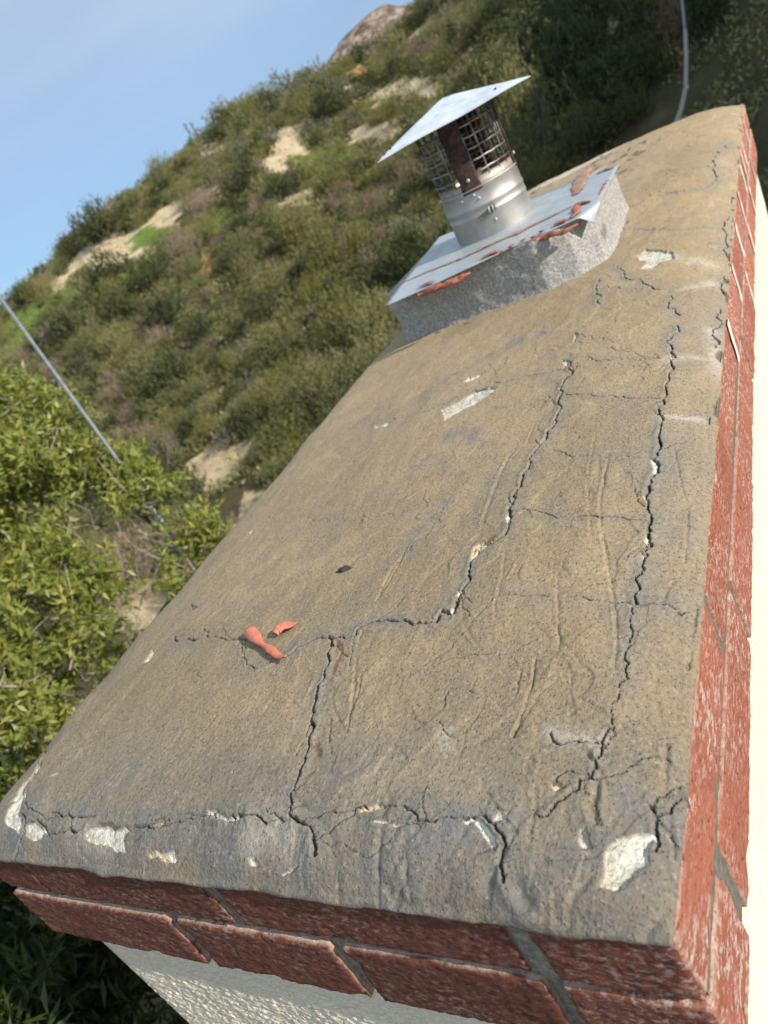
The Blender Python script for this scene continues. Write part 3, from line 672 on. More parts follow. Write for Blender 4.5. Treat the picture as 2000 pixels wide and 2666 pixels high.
# bricks ---------------------------------------------------------------
def brick_block(face, a0, a1, z0, z1, out=0., depth=.055, tone=0., near=True, skew=0.):
    """one brick face with rough skin; face 'F' front (y=0), 'R' right (x=0), 'L' left, 'B' back. a = coordinate along the wall"""
    step = .0022 if near else .009
    na = max(3, int((a1-a0)/step)); nz_ = max(4, int((z1-z0)/step))
    a = np.linspace(a0, a1, na); z = np.linspace(z0, z1, nz_); A, Z = np.meshgrid(a, z, indexing='ij')
    e = np.minimum(np.minimum(A-a0, a1-A), np.minimum(Z-z0, z1-Z))
    sd = {'F': 1.3, 'R': 5.7, 'L': 9.1, 'B': 13.3}[face]
    d = out-.0007*np.exp(-e/.0006)+.0007*fbm(A*60, Z*110, sd, 4)+.0010*fbm(A*260, Z*520, sd+2, 3)
    chip = np.clip(fbm(A*45, Z*45, sd+7, 3)-.15, 0, 1)*np.exp(-e/.004)*.010; d = d-chip
    # wandering arrises
    Aw = A+.0011*fbm(Z*60, a0*9, sd, 3)*((A-a0 < 1e-6) | (a1-A < 1e-6)); Zw = Z+.0013*fbm(A*45, z0*90, sd, 3)*((Z-z0 < 1e-6) | (z1-Z < 1e-6))
    Aw = Aw+skew*(Z-z0)
    back = -depth*np.ones(4)
    if face == 'F': P = np.stack([Aw, -d, Zw], -1)
    elif face == 'R': P = np.stack([d, Aw, Zw], -1)
    elif face == 'L': P = np.stack([-W-d, Aw, Zw], -1)
    else: P = np.stack([Aw, L+d, Zw], -1)
    inn = {'F': (0, 1, 0), 'R': (-1, 0, 0), 'L': (1, 0, 0), 'B': (0, -1, 0)}[face]; inn = np.array(inn, float)
    idx = np.arange(na*nz_).reshape(na, nz_)
    f = np.stack([idx[:-1, :-1], idx[1:, :-1], idx[1:, 1:], idx[:-1, 1:]], -1).reshape(-1, 4)
    if face in 'LB': f = f[:, ::-1]
    V = P.reshape(-1, 3); ring = np.concatenate([idx[:, 0], idx[-1, 1:], idx[::-1, -1][1:], idx[0, ::-1][1:-1]])
    vs_ = [V]; fs = [f]; base = ring; nr = len(ring); st = len(V)
    for q in (.004, .012, depth):
        vs_.append(V[ring]+inn*q); new = np.arange(st, st+nr); st += nr
        g = np.stack([base, new, np.roll(new, -1), np.roll(base, -1)], -1)
        fs.append(g if face not in 'LB' else g[:, ::-1]); base = new
    ed = np.concatenate([(.0 if face == 'F' else .5)*np.exp(-e.reshape(-1)/.0010)]+[np.full(nr, 1. if face == 'F' else .1)]*3)  # sides of front bricks painted pale, sunlight on the ledges put into colour
    V = np.concatenate(vs_); return V, np.concatenate(fs), np.full(len(V), tone), ed
def build_bricks():
    T = dict(Z1=-.0012, Z1b=-.0575, Z2=-.0672, Z2b=-.1355)
    parts = []
    def course(face, cuts, z0, z1, out, lim=1.4, gap=.011):
        for i, (a, b) in enumerate(cuts):
            near = (face == 'F') or (face == 'R' and a < lim)
            parts.append(brick_block(face, a, b, z0, z1, out+random.uniform(-.0012, .0012), tone={'F': 0., 'R': .68}.get(face, .2)+.32*random.random(), near=near))  # light in the colour: shaded front bricks painted darker, sunlit right ones lighter
    g = .011
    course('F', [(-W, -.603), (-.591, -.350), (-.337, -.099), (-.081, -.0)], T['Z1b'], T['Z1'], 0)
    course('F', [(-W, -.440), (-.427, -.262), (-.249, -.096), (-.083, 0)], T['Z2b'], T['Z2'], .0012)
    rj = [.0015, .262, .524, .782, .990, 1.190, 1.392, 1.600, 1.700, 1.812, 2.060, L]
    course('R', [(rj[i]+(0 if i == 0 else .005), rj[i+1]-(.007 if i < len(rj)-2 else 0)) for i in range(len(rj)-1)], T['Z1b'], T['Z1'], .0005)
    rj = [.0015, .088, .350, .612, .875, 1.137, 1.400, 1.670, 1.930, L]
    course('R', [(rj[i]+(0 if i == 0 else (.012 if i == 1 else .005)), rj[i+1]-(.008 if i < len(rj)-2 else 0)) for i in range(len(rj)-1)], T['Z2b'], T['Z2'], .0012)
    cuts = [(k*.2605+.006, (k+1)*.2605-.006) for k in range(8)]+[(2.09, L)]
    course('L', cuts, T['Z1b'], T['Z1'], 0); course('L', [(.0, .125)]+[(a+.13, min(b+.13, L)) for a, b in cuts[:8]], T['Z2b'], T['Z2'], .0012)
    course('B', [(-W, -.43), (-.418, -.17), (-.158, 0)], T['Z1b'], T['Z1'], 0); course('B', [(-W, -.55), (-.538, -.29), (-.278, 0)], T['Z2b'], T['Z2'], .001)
    n = 0; V = []; F = []; tn = []; ed = []
    for v, f, t, e in parts: V.append(v); F.append(f+n); tn.append(t); ed.append(e); n += len(v)
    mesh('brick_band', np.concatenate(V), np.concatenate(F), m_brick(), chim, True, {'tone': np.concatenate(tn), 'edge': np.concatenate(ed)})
    # bedding mortar, a rough core set back from the brick faces
    rec = .0085; V = []; F = []; fr = []; n = 0
    def sheet(face, a0, a1, z0, z1, setb, fresh=0., na=400, nz_=40):
        nonlocal n
        A, Z = np.meshgrid(np.linspace(a0, a1, na), np.linspace(z0, z1, nz_), indexing='ij')
        d = -setb+(.0007 if setb < .002 else .0016)*fbm(A*55, Z*55, 3., 4)
        P = {'F': np.stack([A, -d, Z], -1), 'R': np.stack([d, A, Z], -1), 'L': np.stack([-W-d, A, Z], -1), 'B': np.stack([A, L+d, Z], -1)}[face]
        idx = np.arange(na*nz_).reshape(na, nz_); f = np.stack([idx[:-1, :-1], idx[1:, :-1], idx[1:, 1:], idx[:-1, 1:]], -1).reshape(-1, 4)
        if face in 'LB': f = f[:, ::-1]
        V.append(P.reshape(-1, 3)); F.append(f+n); fr.append(np.full(na*nz_, fresh)); n += na*nz_
    sheet('F', -W+rec, -rec, -.128, .0, .0052, -.2); sheet('R', rec, L-rec, -.128, .0, .0012, -.55, 900); sheet('L', rec, L-rec, -.128, 0, rec); sheet('B', -W+rec, -rec, -.128, 0, rec)
    # full mortar patch between the last two front bricks and flush pale joints on the sunny side
    sheet('F', -.105, -.072, -.0665, -.001, .0045, 0, 60, 60)
    sheet('F', -.102, -.076, -.128, -.0665, .0055, 0, 50, 50)
    sheet('R', .083, .102, -.130, -.066, .003, .35, 50, 50)
    for y in (.782, .990, 1.190, 1.392, 1.600, 1.700, 1.812, 2.060): sheet('R', y-.011, y+.009, -.058, -.002, -.0022, 1.5, 14, 30)  # joints painted pale, sunlight on the mortar put into its colour
    for y in (1.137, 1.400, 1.670, 1.930): sheet('R', y-.010, y+.008, -.130, -.068, -.0028, 1.5, 14, 30)
    mesh('joint_mortar', np.concatenate(V), np.concatenate(F), m_mortar(), chim, True, {'fresh': np.concatenate(fr)})
build_bricks()
# stucco shaft down to the yard
def build_shaft():
    ins = .016; x0, x1, y0, y1 = -W+.024, -.010, .0135, L-.012
    V = []; F = []; n = 0
    def face(P0, P1, z0, z1, na, nz_, nrm, pw=2.2):
        nonlocal n
        S, Z = np.meshgrid(np.linspace(0, 1, na), z0+(z1-z0)*np.linspace(0, 1, nz_)**pw, indexing='ij')
        X = P0[0]+(P1[0]-P0[0])*S; Y = P0[1]+(P1[1]-P0[1])*S
        e = np.minimum(S, 1-S)*math.hypot(P1[0]-P0[0], P1[1]-P0[1])
        d = .0016*fbm(X*30+Y*30, Z*30, 2., 4)*sstep(0, .02, e)-.006*np.exp(-e/.004)+.0007*fbm(X*140+Y*140, Z*140, 4., 3)*sstep(0, .01, e)
        idx = np.arange(na*nz_).reshape(na, nz_)
        f = np.stack([idx[:-1, :-1], idx[:-1, 1:], idx[1:, 1:], idx[1:, :-1]], -1).reshape(-1, 4)
        if z1 > -1 and nrm == (0, -1):
            q = fbm(X*210, Z*210, 6., 3, .55); d = .0011*fbm(X*30, Z*30, 2., 3)+.0010*sstep(-.05, .35, q)+.0006*fbm(X*260, Z*260, 1., 2)-.006*np.exp(-e/.004)
        V.append(np.stack([X+nrm[0]*d, Y+nrm[1]*d, Z], -1).reshape(-1, 3)); F.append(f+n); n += na*nz_
    face((x0, y0), (x1, y0), -.130, -.62, 520, 400, (0, -1), 1.); face((x0, y0+.0002), (x1, y0+.0002), -.612, -5.62, 60, 200, (0, -1), 1.); face((x1, y0), (x1, y1), -.130, -5.62, 460, 200, (1, 0))
    face((x1, y1), (x0, y1), -.130, -5.62, 60, 60, (0, 1)); face((x0, y1), (x0, y0), -.130, -5.62, 60, 60, (-1, 0))
    o = mesh('stucco_shaft', np.concatenate(V), np.concatenate(F), m_stucco(), chim, True)
build_shaft()

# flue block, flashing, sealant ------------------------------------------
def build_block():
    z0, z1 = .012, .1335
    P = [(-.562, 1.048), (-.42, 1.032), (-.268, 1.020), (-.215, 1.040), (-.180, 1.085), (-.176, 1.12), (-.180, 1.25), (-.184, 1.385), (-.215, 1.42), (-.40, 1.44), (-.57, 1.43), (-.592, 1.40), (-.588, 1.24), (-.580, 1.075)]
    P = np.array(P); nxt = np.roll(P, -1, 0); pts = []
    for a, b in zip(P, nxt):
        k = max(2, int(np.hypot(*(b-a))/.0028)); 
        for t in np.arange(k)/k: pts.append(a+(b-a)*t)
    pts = np.array(pts)
    for _ in range(4): pts = (np.roll(pts, 1, 0)+pts*2+np.roll(pts, -1, 0))/4
    c = pts.mean(0); m = len(pts); nz_ = 44; V = []
    t = np.gradient(pts, axis=0); nr = np.stack([t[:, 1], -t[:, 0]], -1); nr /= np.linalg.norm(nr, axis=1)[:, None]
    for k in range(nz_):
        z = z0+(z1-z0)*k/(nz_-1); u = k/(nz_-1)
        d = .0020*fbm(pts[:, 0]*45+pts[:, 1]*20, pts[:, 1]*45, z*60, 4, .6)+.0010*fbm(pts[:, 0]*260, pts[:, 1]*260, z*260, 2)+.003*np.exp(-(z-.045)/.007)*(z > .04)-.003*u
        q = pts+nr*d[:, None]; V.append(np.column_stack([q, np.full(m, z)+.0*d]))
    V = np.concatenate(V); idx = np.arange(m*nz_).reshape(nz_, m)
    f = [np.stack([idx[:-1], np.roll(idx[:-1], -1, 1), np.roll(idx[1:], -1, 1), idx[1:]], -1).reshape(-1, 4)]
    cc = len(V); V = np.concatenate([V, [[c[0], c[1], z1]]])
    f = np.concatenate(f); top = np.stack([idx[-1], np.roll(idx[-1], -1), np.full(m, cc), np.full(m, cc)], -1)
    o = mesh('flue_block', V, [tuple(q) for q in f]+[(q[0], q[1], q[2]) for q in top], m_block(), chim, True)
    return o
build_block()
galv = m_galv(); capm = m_plain('bright_galvanised', (.44, .50, .55), (.72, .77, .81), 26, .5, .25, .001, .15); seal = m_seal(); seal2 = m_seal('weathered_sealant', (.30, .15, .10), (.42, .28, .20))
ZP = .1375
def plate_pt(px, py, z=ZP): return on_z(px, py, z)
def z1p(x, y): return (950+x*.6329, 150+y*.6329)
PA = plate_pt(*z1p(85, 1015)); PB = plate_pt(*z1p(880, 650)); PC = plate_pt(*z1p(968, 590)); PD = plate_pt(*z1p(1045, 440)); PE = plate_pt(947*K, 513*K)
PDb = PE+(PD-PE)*.985
plate = None
def build_plate():
    global plate
    poly = [PA, PB, PC, PD, PE]
    n = 46; V = []; 
    # bilinear sheet A-B' / E-D with a slight sag, trimmed corner at B-C
    u1 = (PB-PA)[:2]; u2 = (PC-PD)[:2]; M_ = np.array([u1, -u2]).T; k1 = np.linalg.solve(M_, (PD-PA)[:2])[0]; Bx = PA+(PB-PA)*k1
    S, T = np.meshgrid(np.linspace(0, 1, n), np.linspace(0, 1, n), indexing='ij')
    X = (PA[0]*(1-S)+Bx[0]*S)*(1-T)+(PE[0]*(1-S)+PD[0]*S)*T; Y = (PA[1]*(1-S)+Bx[1]*S)*(1-T)+(PE[1]*(1-S)+PD[1]*S)*T
    Z = np.full_like(X, ZP)+.0010*fbm(X*9, Y*9, 1., 3)
    Z -= .002*np.exp(-T/.05)*(1+.3*np.sin(S*9))
    # corner folded down past the line B-C
    d = PC[:2]-PB[:2]; d /= np.linalg.norm(d); nx_, ny_ = d[1], -d[0]
    s = (X-PB[0])*nx_+(Y-PB[1])*ny_
    if (Bx[0]-PB[0])*nx_+(Bx[1]-PB[1])*ny_ < 0: nx_, ny_, s = -nx_, -ny_, -s
    m = s > 0; th_ = R_(78)
    Z = np.where(m, Z-s*math.sin(th_), Z); X = np.where(m, X-nx_*s*(1-math.cos(th_)), X); Y = np.where(m, Y-ny_*s*(1-math.cos(th_)), Y)
    th = .0014
    top = np.stack([X, Y, Z], -1).reshape(-1, 3); bot = top-np.array([0, 0, th]); idx = np.arange(n*n).reshape(n, n)
    f = np.stack([idx[:-1, :-1], idx[1:, :-1], idx[1:, 1:], idx[:-1, 1:]], -1).reshape(-1, 4)
    ring = np.concatenate([idx[:, 0], idx[-1, 1:], idx[::-1, -1][1:], idx[0, ::-1][1:-1]]); k = n*n
    side = np.stack([ring, ring+k, np.roll(ring, -1)+k, np.roll(ring, -1)], -1)
    plate = mesh('flashing_plate', np.concatenate([top, bot]), np.concatenate([f, f[:, ::-1]+k, side]), galv, chim)
build_plate()
def lump(mb, pts, r, flat=.45, n=10, seed=0):
    """an irregular squeezed bead of sealant along pts (world)"""
    pts = [Vector(p) for p in pts]; dense = []
    for a, b in zip(pts, pts[1:]):
        k = max(2, int((b-a).length/.003))
        for i in range(k): dense.append(a.lerp(b, i/k))
    dense.append(pts[-1]); m = len(dense); V = []; F = []
    flat *= .72
    for i, p in enumerate(dense):
        t = (dense[min(i+1, m-1)]-dense[max(i-1, 0)]).normalized(); sd = Vector((t.y, -t.x, 0)).normalized() if abs(t.z) < .9 else Vector((1, 0, 0)); up = t.cross(sd)*-1
        if up.z < 0: up = -up
        env = math.sin(math.pi*min(1, max(.04, (i+.5)/m)))**.35
        for k in range(n):
            a = 2*math.pi*k/n; rr = r*env*(1+.75*float(vnoise(i*.35+seed*7.1, k*.9, seed*3.3)))
            V.append(p+sd*math.cos(a)*rr+up*math.sin(a)*rr*flat+up*rr*flat*.3)
    for i in range(m-1):
        for k in range(n): F.append((i*n+k, i*n+(k+1) % n, (i+1)*n+(k+1) % n, (i+1)*n+k))
    F += [tuple(range(n)), tuple(range((m-1)*n, m*n))]
    mb.add(V, F)
def P1(x, y, z=ZP+.0012): return plate_pt(*z1p(x, y), z)
def piece(pts, r, flat, seed=0, name='sealant_smear', mat=None):
    b = MB(); lump(b, pts, r, flat, seed=seed); b.build(name, mat or (seal2 if name == 'sealant_smear' else seal), plate, True)
piece([P1(150, 928), P1(260, 880), P1(400, 825), P1(520, 768), P1(620, 722), P1(740, 665), P1(860, 608)], .0042, .35, seed=1, name='sealant_smear')
piece([P1(870, 560), P1(880, 520), P1(905, 470), P1(930, 445)], .014, .07, seed=2, name='sealant_smear')
piece([P1(955, 475), P1(1000, 455), P1(1025, 448)], .009, .18, seed=3, name='sealant_smear')
piece([P1(600, 735), P1(640, 715), P1(670, 700)], .007, .25, seed=9, name='sealant_smear')
piece([P1(220, 945), P1(250, 930), P1(290, 916)], .006, .16, seed=4, name='sealant_blob')
piece([P1(480, 825), P1(515, 805), P1(550, 795)], .006, .2, seed=5, name='sealant_blob')
piece([P1(775, 690), P1(800, 678), P1(830, 668)], .0075, .35, seed=6, name='sealant_blob')
piece([P1(845, 660), P1(870, 640), P1(870, 610), P1(895, 598), P1(930, 590)], .0062, .5, seed=7, name='sealant_blob')
for k, (x, y) in enumerate(((600, 775), (650, 750), (690, 738), (700, 750), (725, 715), (560, 800))): piece([P1(x-8, y+3), P1(x+12, y-4)], .0036, .5, seed=10+k, name='sealant_blob')
def PU(x, y, dz): p = plate_pt(*z1p(x, y)); return (p[0]-.003, p[1]+.004, ZP-dz-.003)
piece([PU(215, 960, .006), PU(300, 925, .008), PU(380, 890, .008), PU(430, 866, .006)], .0060, 1.1, seed=20, name='sealant_bead')
piece([PU(620, 765, .004), PU(760, 712, .005), PU(820, 690, .008), PU(875, 662, .006)], .0055, 1., seed=21, name='sealant_bead')
pc = plate_pt(*z1p(985, 560)); pd = plate_pt(*z1p(1035, 470))
piece([(pc[0]-.012, pc[1]-.01, ZP-.005), ((pc[0]+pd[0])/2-.012, (pc[1]+pd[1])/2, ZP-.006), (pd[0]-.012, pd[1], ZP-.006)], .006, 1., seed=22, name='sealant_bead')

# flue pipe with screen and cap -------------------------------------------
FC = Vector((-.398, 1.262, 0)); PR = .0770
flue = empty('flue_pipe', (FC.x, FC.y, ZP), 'short stainless flue pipe with a rusty wire screen under a flat pyramid cap', 'flue pipe')
vd = Vector((CAM[0]-FC.x, CAM[1]-FC.y, 0)).normalized(); rdir = Vector((-vd.y, vd.x, 0))    # towards the viewer; to the right of it
def pol(ang, r, z): return FC+vd*math.cos(ang)*r+rdir*math.sin(ang)*r+Vector((0, 0, z))
steel = m_steel(); rust = m_rust(); wire = m_wire()
def lathe(prof, n=96, mb=None):
    m = mb or MB(); V = []; F = []
    for r, z in prof:
        for k in range(n): V.append(pol(2*math.pi*k/n, r, z))
    for i in range(len(prof)-1):
        for k in range(n): F.append((i*n+k, i*n+(k+1) % n, (i+1)*n+(k+1) % n, (i+1)*n+k))
    m.add(V, F); return m
S0 = .1375; S1 = .227
def tosteel(name, mb, mat, par=flue, smooth=True):
    # geometry in coordinates local to the flue base so the rust bands follow height
    o = mb.build(name, mat, None, smooth)
    me = o.data; me.transform(Matrix.Translation(-Vector(flue.location))); o.parent = par; return o
prof = [(PR-.0015, S0-.01), (PR, S0), (PR, .176), (PR+.0012, .1775), (PR+.0012, .180), (PR, .182), (PR, .190), (PR+.0014, .192), (PR+.0014, .1955), (PR, .198), (PR-.0005, S1-.004), (PR+.001, S1-.002), (PR+.001, S1), (PR-.003, S1+.001), (PR-.003, S0)]
pipe = tosteel('pipe_body', lathe(prof), steel)
prof = [(PR-.0045, S1-.01), (PR-.0035, S1+.001), (PR-.0035, S1+.014), (PR-.006, S1+.014), (PR-.006, S1-.01)]
tosteel('screen_collar', lathe(prof), steel)
# wire screen
b = MB(); NW = 20; zt = .349; zb = S1+.010
for k in range(NW):
    a = 2*math.pi*k/NW+.05; b.tube([pol(a, PR-.0045, zb), pol(a+.01, PR-.0045, (zb+zt)/2), pol(a, PR-.0045, zt)], .0023, 4)
for j in range(7):
    z = zb+.012+j*.0195
    if z > zt: break
    b.tube([pol(2*math.pi*k/64, PR-.0033, z+.0006*math.sin(k*1.7)) for k in range(65)], .0022, 4, False)
tosteel('wire_screen', b, wire)
def strap(a0, wdeg, z0, z1, name='support_strap'):
    V = []; F = []; n = 8; m = 12
    for s, r in ((0, PR+.0005), (1, PR-.001)):
        for j in range(m+1):
            z = z0+(z1-z0)*j/m
            for i in range(n+1):
                a = a0+math.radians(wdeg)*(i/n-.5)*(1+.06*math.sin(z*200)); V.append(pol(a, r+.0006*math.sin(z*120), z))
    q = (n+1)*(m+1)
    for j in range(m):
        for i in range(n):
            a = j*(n+1)+i; F.append((a, a+1, a+n+2, a+n+1)); F.append((a+q, a+q+n+1, a+q+n+2, a+q+1))
    for j in range(m): a = j*(n+1); F.append((a, a+n+1, a+n+1+q, a+q)); a += n; F.append((a, a+q, a+n+1+q, a+n+1))
    mb = MB(); mb.add(V, F); st = tosteel(name, mb, rust)
    sb = MB(); c = pol(a0, PR+.001, z0+.022); d = (pol(a0, PR+.005, z0+.022)-c)
    sb.tube([c, c+d*.7, c+d], [.0035, .0033, .0015], 10); o = tosteel('rivet', sb, galv, st)
strap(R_(-10), 27, S1-.006, .352); strap(R_(160), 34, S1-.006, .352); strap(R_(84), 16, S1-.006, .352)
# clamp latch and screws on the pipe wall
b = MB(); V = []
for (aa, zz) in ((-14, .171), (-14, .183), (8, .190), (8, .176)): pass
for r0 in (0,):
    pts = [(R_(-14), .1695), (R_(-17), .174), (R_(-14), .1795), (R_(-2), .184), (R_(9), .188), (R_(9), .177), (R_(-4), .172)]
    V = [pol(a, PR+.0052, z) for a, z in pts]+[pol(a, PR-.001, z) for a, z in pts]; n = len(pts)
    b.add(V, [tuple(range(n))]+[(i, i+n, (i+1) % n+n, (i+1) % n) for i in range(n)])
clamp = tosteel('band_clamp', b, m_plain('dull_steel', (.16, .14, .11), (.34, .31, .26), 60, .4, .3, .001, .8), smooth=False)
b = MB()
for a in (0, 5): b.tube([pol(R_(a), PR+.005, .176), pol(R_(a), PR+.0075, .176+.006), pol(R_(a+1), PR+.005, .188)], .0016, 8)
tosteel('clamp_screw', b, galv, clamp)
for a, z in ((-6, .208), (-11, .216), (4, .161), (-30, .214)):
    b = MB(); c = pol(R_(a), PR-.001, z); d = pol(R_(a), PR+.0025, z)-c; b.tube([c, c+d*.8, c+d], [.003, .0028, .001], 10); tosteel('pipe_screw', b, galv)
# pyramid cap
b = MB(); h = .136; zr = .3455; zpk = .3835
fr = []
for sx, sy in ((-1, 1), (1, 1), (1, -1), (-1, -1)): fr.append(FC+rdir*h*sx*1.03+vd*h*sy+Vector((0, 0, zr)))
n = 14; V = []; F = []
def cap_pt(u, v, dz=0):
    p = FC+rdir*h*1.03*u+vd*h*v; m_ = max(abs(u), abs(v)); z = zpk-(zpk-zr)*m_+.0008*math.sin(u*5+v*4)*(m_ > .1)-.0015*(1-min(1, m_/.12))
    return Vector((p.x, p.y, z+dz))
for s in (0, 1):
    for i in range(2*n+1):
        for j in range(2*n+1): V.append(cap_pt(i/n-1, j/n-1, -.0012*s))
q = (2*n+1)**2; mrow = 2*n+1
for i in range(2*n):
    for j in range(2*n):
        a = i*mrow+j; quad = (a, a+mrow, a+mrow+1, a+1)
        F.append(quad); F.append(tuple(x+q for x in reversed(quad)))
ring = [i*mrow for i in range(mrow)]+[(mrow-1)*mrow+j for j in range(1, mrow)]+[i*mrow+mrow-1 for i in range(mrow-2, -1, -1)]+[j for j in range(mrow-2, 0, -1)]
for i in range(len(ring)): a, c = ring[i], ring[(i+1) % len(ring)]; F.append((a, c, c+q, a+q))
b.add(V, F); cap = tosteel('rain_cap', b, capm, smooth=False)
for u in (-.80, -.9, .6): 
    b = MB(); c = cap_pt(u, .78, -.001); b.tube([c, c+Vector((0, 0, .003))], [.003, .002], 8); tosteel('cap_rivet', b, rust, cap)

# two curls of salmon sealant lying on the crown ---------------------------
def curl(name, pts, widths, lifts, arch, label):
    """pts: centre line in view pixels; a thin arched ribbon"""
    C = [];
    for (x, y), lf in zip(pts, lifts):
        p = crown_at(x, y); C.append(Vector((p[0], p[1], float(crown_base(p[0], p[1]))+.0015+lf)))
    m = 40; ts = np.linspace(0, len(C)-1, m); V = []; n = 12
    ctr = [C[min(int(t), len(C)-2)].lerp(C[min(int(t), len(C)-2)+1], t-min(int(t), len(C)-2)) for t in ts]
    for _ in range(6): ctr = [ctr[0]]+[(ctr[i-1]+ctr[i]*2+ctr[i+1])/4 for i in range(1, m-1)]+[ctr[-1]]
    ws = np.interp(ts, range(len(widths)), widths); ar = np.interp(ts, range(len(arch)), arch)
    for s in (0, 1):
        for i in range(m):
            t = (ctr[min(i+1, m-1)]-ctr[max(i-1, 0)]); t.z = 0; t.normalize(); sd = Vector((t.y, -t.x, 0))
            for k in range(n+1):
                u = k/n*2-1; ang = u*ar[i]; rad = ws[i]/max(ar[i], .2)
                V.append(ctr[i]+sd*math.sin(ang)*rad+Vector((0, 0, (math.cos(ang)-math.cos(ar[i]))*rad+.0005*math.sin(u*14)*(1-s)+s*.0011)))
    F = []; q = m*(n+1)
    for i in range(m-1):
        for k in range(n):
            a = i*(n+1)+k; F.append((a, a+1, a+n+2, a+n+1)); F.append((a+q, a+q+n+1, a+q+n+2, a+q+1))
    for i in range(m-1):
        a = i*(n+1); F.append((a, a+n+1, a+n+1+q, a+q)); a += n; F.append((a, a+q, a+n+1+q, a+n+1))
    for k in range(n): F.append((k, k+q, k+1+q, k+1)); a = (m-1)*(n+1)+k; F.append((a, a+1, a+1+q, a+q))
    o = mesh(name, V, F, salmon, None, True); tag(o, label, 'peeled scrap')
salmon = NT('salmon_rubber', .5, .35); salmon.col(salmon.ramp(salmon.noise(120, 4, .6, (1, 1, 1)), [(.3, (.50, .13, .075)), (.7, (.66, .24, .15))])); salmon.bump(salmon.noise(160, 3, .6), .3, .001); salmon = salmon.m
curl('sealant_scrap', [(546,1372),(560,1388),(575,1402),(592,1412),(608,1426),(628,1433)], [.0082, .0072, .0034, .0052, .0040, .0005], [.004, .005, .003, .004, .002, .007], [.95, .9, 1.3, .9, .9, .5], 'longer curled salmon pink scrap, pinched in the middle, lying on the mortar crown')
curl('sealant_scrap', [(600,1378),(608,1368),(622,1361),(636,1359),(648,1355)], [.0055, .0090, .0070, .004, .0005], [.002, .003, .004, .003, .004], [1.4, 1.0, .9, .7, .4], 'shorter fan-shaped orange red scrap lying just above the longer pinched one')
# a dark chip of stone
b = MB(); p = crown_at(745, 1231); z = float(crown_base(*p)); V = []; n = 10
for j, (zz, rr) in enumerate(((0, .8), (.0025, 1.), (.0045, .7), (.0052, .1))):
    for k in range(n):
        a = 2*math.pi*k/n; r = .0042*rr*(1+.35*math.sin(k*2.3+j)); V.append((p[0]+math.cos(a)*r*1.8+.6*math.sin(a)*r, p[1]+math.sin(a)*r, z+zz-.001))
b.add(V, [(j*n+k, j*n+(k+1) % n, (j+1)*n+(k+1) % n, (j+1)*n+k) for j in range(3) for k in range(n)]+[tuple(range(3*n, 4*n))])
tag(b.build('stone_chip', m_plain('dark_chip', (.03, .03, .03), (.09, .085, .08), 200)), 'small dark stone chip lying alone in the middle of the mortar crown', 'pebble')

# ------------------------------------------------------------------ foliage
def leaves(n, centers, size, aspect=.35, up=.3, tint=None, fold=.25, spread=None, rg=rng):
    """n leaves at centres (n,3): folded blades of two quads each, returns V, F(quads), tint"""
    C = centers; d = rg.normal(size=(n, 3)); d[:, 2] += up
    if spread is not None: d = d*.65+spread
    d /= np.linalg.norm(d, axis=1)[:, None]+1e-9
    r = rg.normal(size=(n, 3)); s = np.cross(d, r); s /= np.linalg.norm(s, axis=1)[:, None]+1e-9; nn = np.cross(s, d)
    Ls = (size*(.6+.8*rg.random(n)))[:, None] if np.isscalar(size) else size[:, None]; w_ = Ls*aspect*.5
    a = C; m = C+d*Ls*.5; e = C+d*Ls+nn*Ls*.12*rg.normal(size=(n, 1)); 
    l = m+s*w_+nn*w_*fold; q = m-s*w_+nn*w_*fold
    V = np.stack([a, l, e, q], 1).reshape(-1, 3); F = np.arange(4*n).reshape(n, 4)
    t = rg.random(n) if tint is None else tint
    return V, F, np.repeat(t, 4)
def merge(parts):
    n = 0; V = []; F = []; T = []
    for v, f, t in parts: V.append(v); F.append(f+n); T.append(t); n += len(v)
    return np.concatenate(V), np.concatenate(F), np.concatenate(T)

LEAFM = {
 'olive': m_leaf('chaparral_leaf', [(0.087, 0.102, 0.037), (0.171, 0.178, 0.063), (0.278, 0.268, 0.106), (0.410, 0.368, 0.162)], .6, .22),
 'dark': m_leaf('oak_leaf', [(0.030, 0.044, 0.018), (0.066, 0.083, 0.029), (0.123, 0.134, 0.046), (0.188, 0.186, 0.069)], .55, .2),
 'bright': m_leaf('fresh_leaf', [(0.087, 0.098, 0.029), (0.166, 0.175, 0.047), (0.242, 0.236, 0.068), (0.331, 0.273, 0.092)], .55, .25),
 'dry': m_leaf('dry_twig', [(0.144, 0.098, 0.065), (0.238, 0.175, 0.115), (0.339, 0.249, 0.181), (0.424, 0.325, 0.246)], .8, .1),
 'grey': m_leaf('sage_leaf', [(0.114, 0.113, 0.074), (0.190, 0.180, 0.124), (0.286, 0.268, 0.185), (0.361, 0.329, 0.238)], .7, .2)}
bark = m_plain('grey_bark', (.07, .055, .04), (.20, .17, .13), 30, .9, .8, .01)
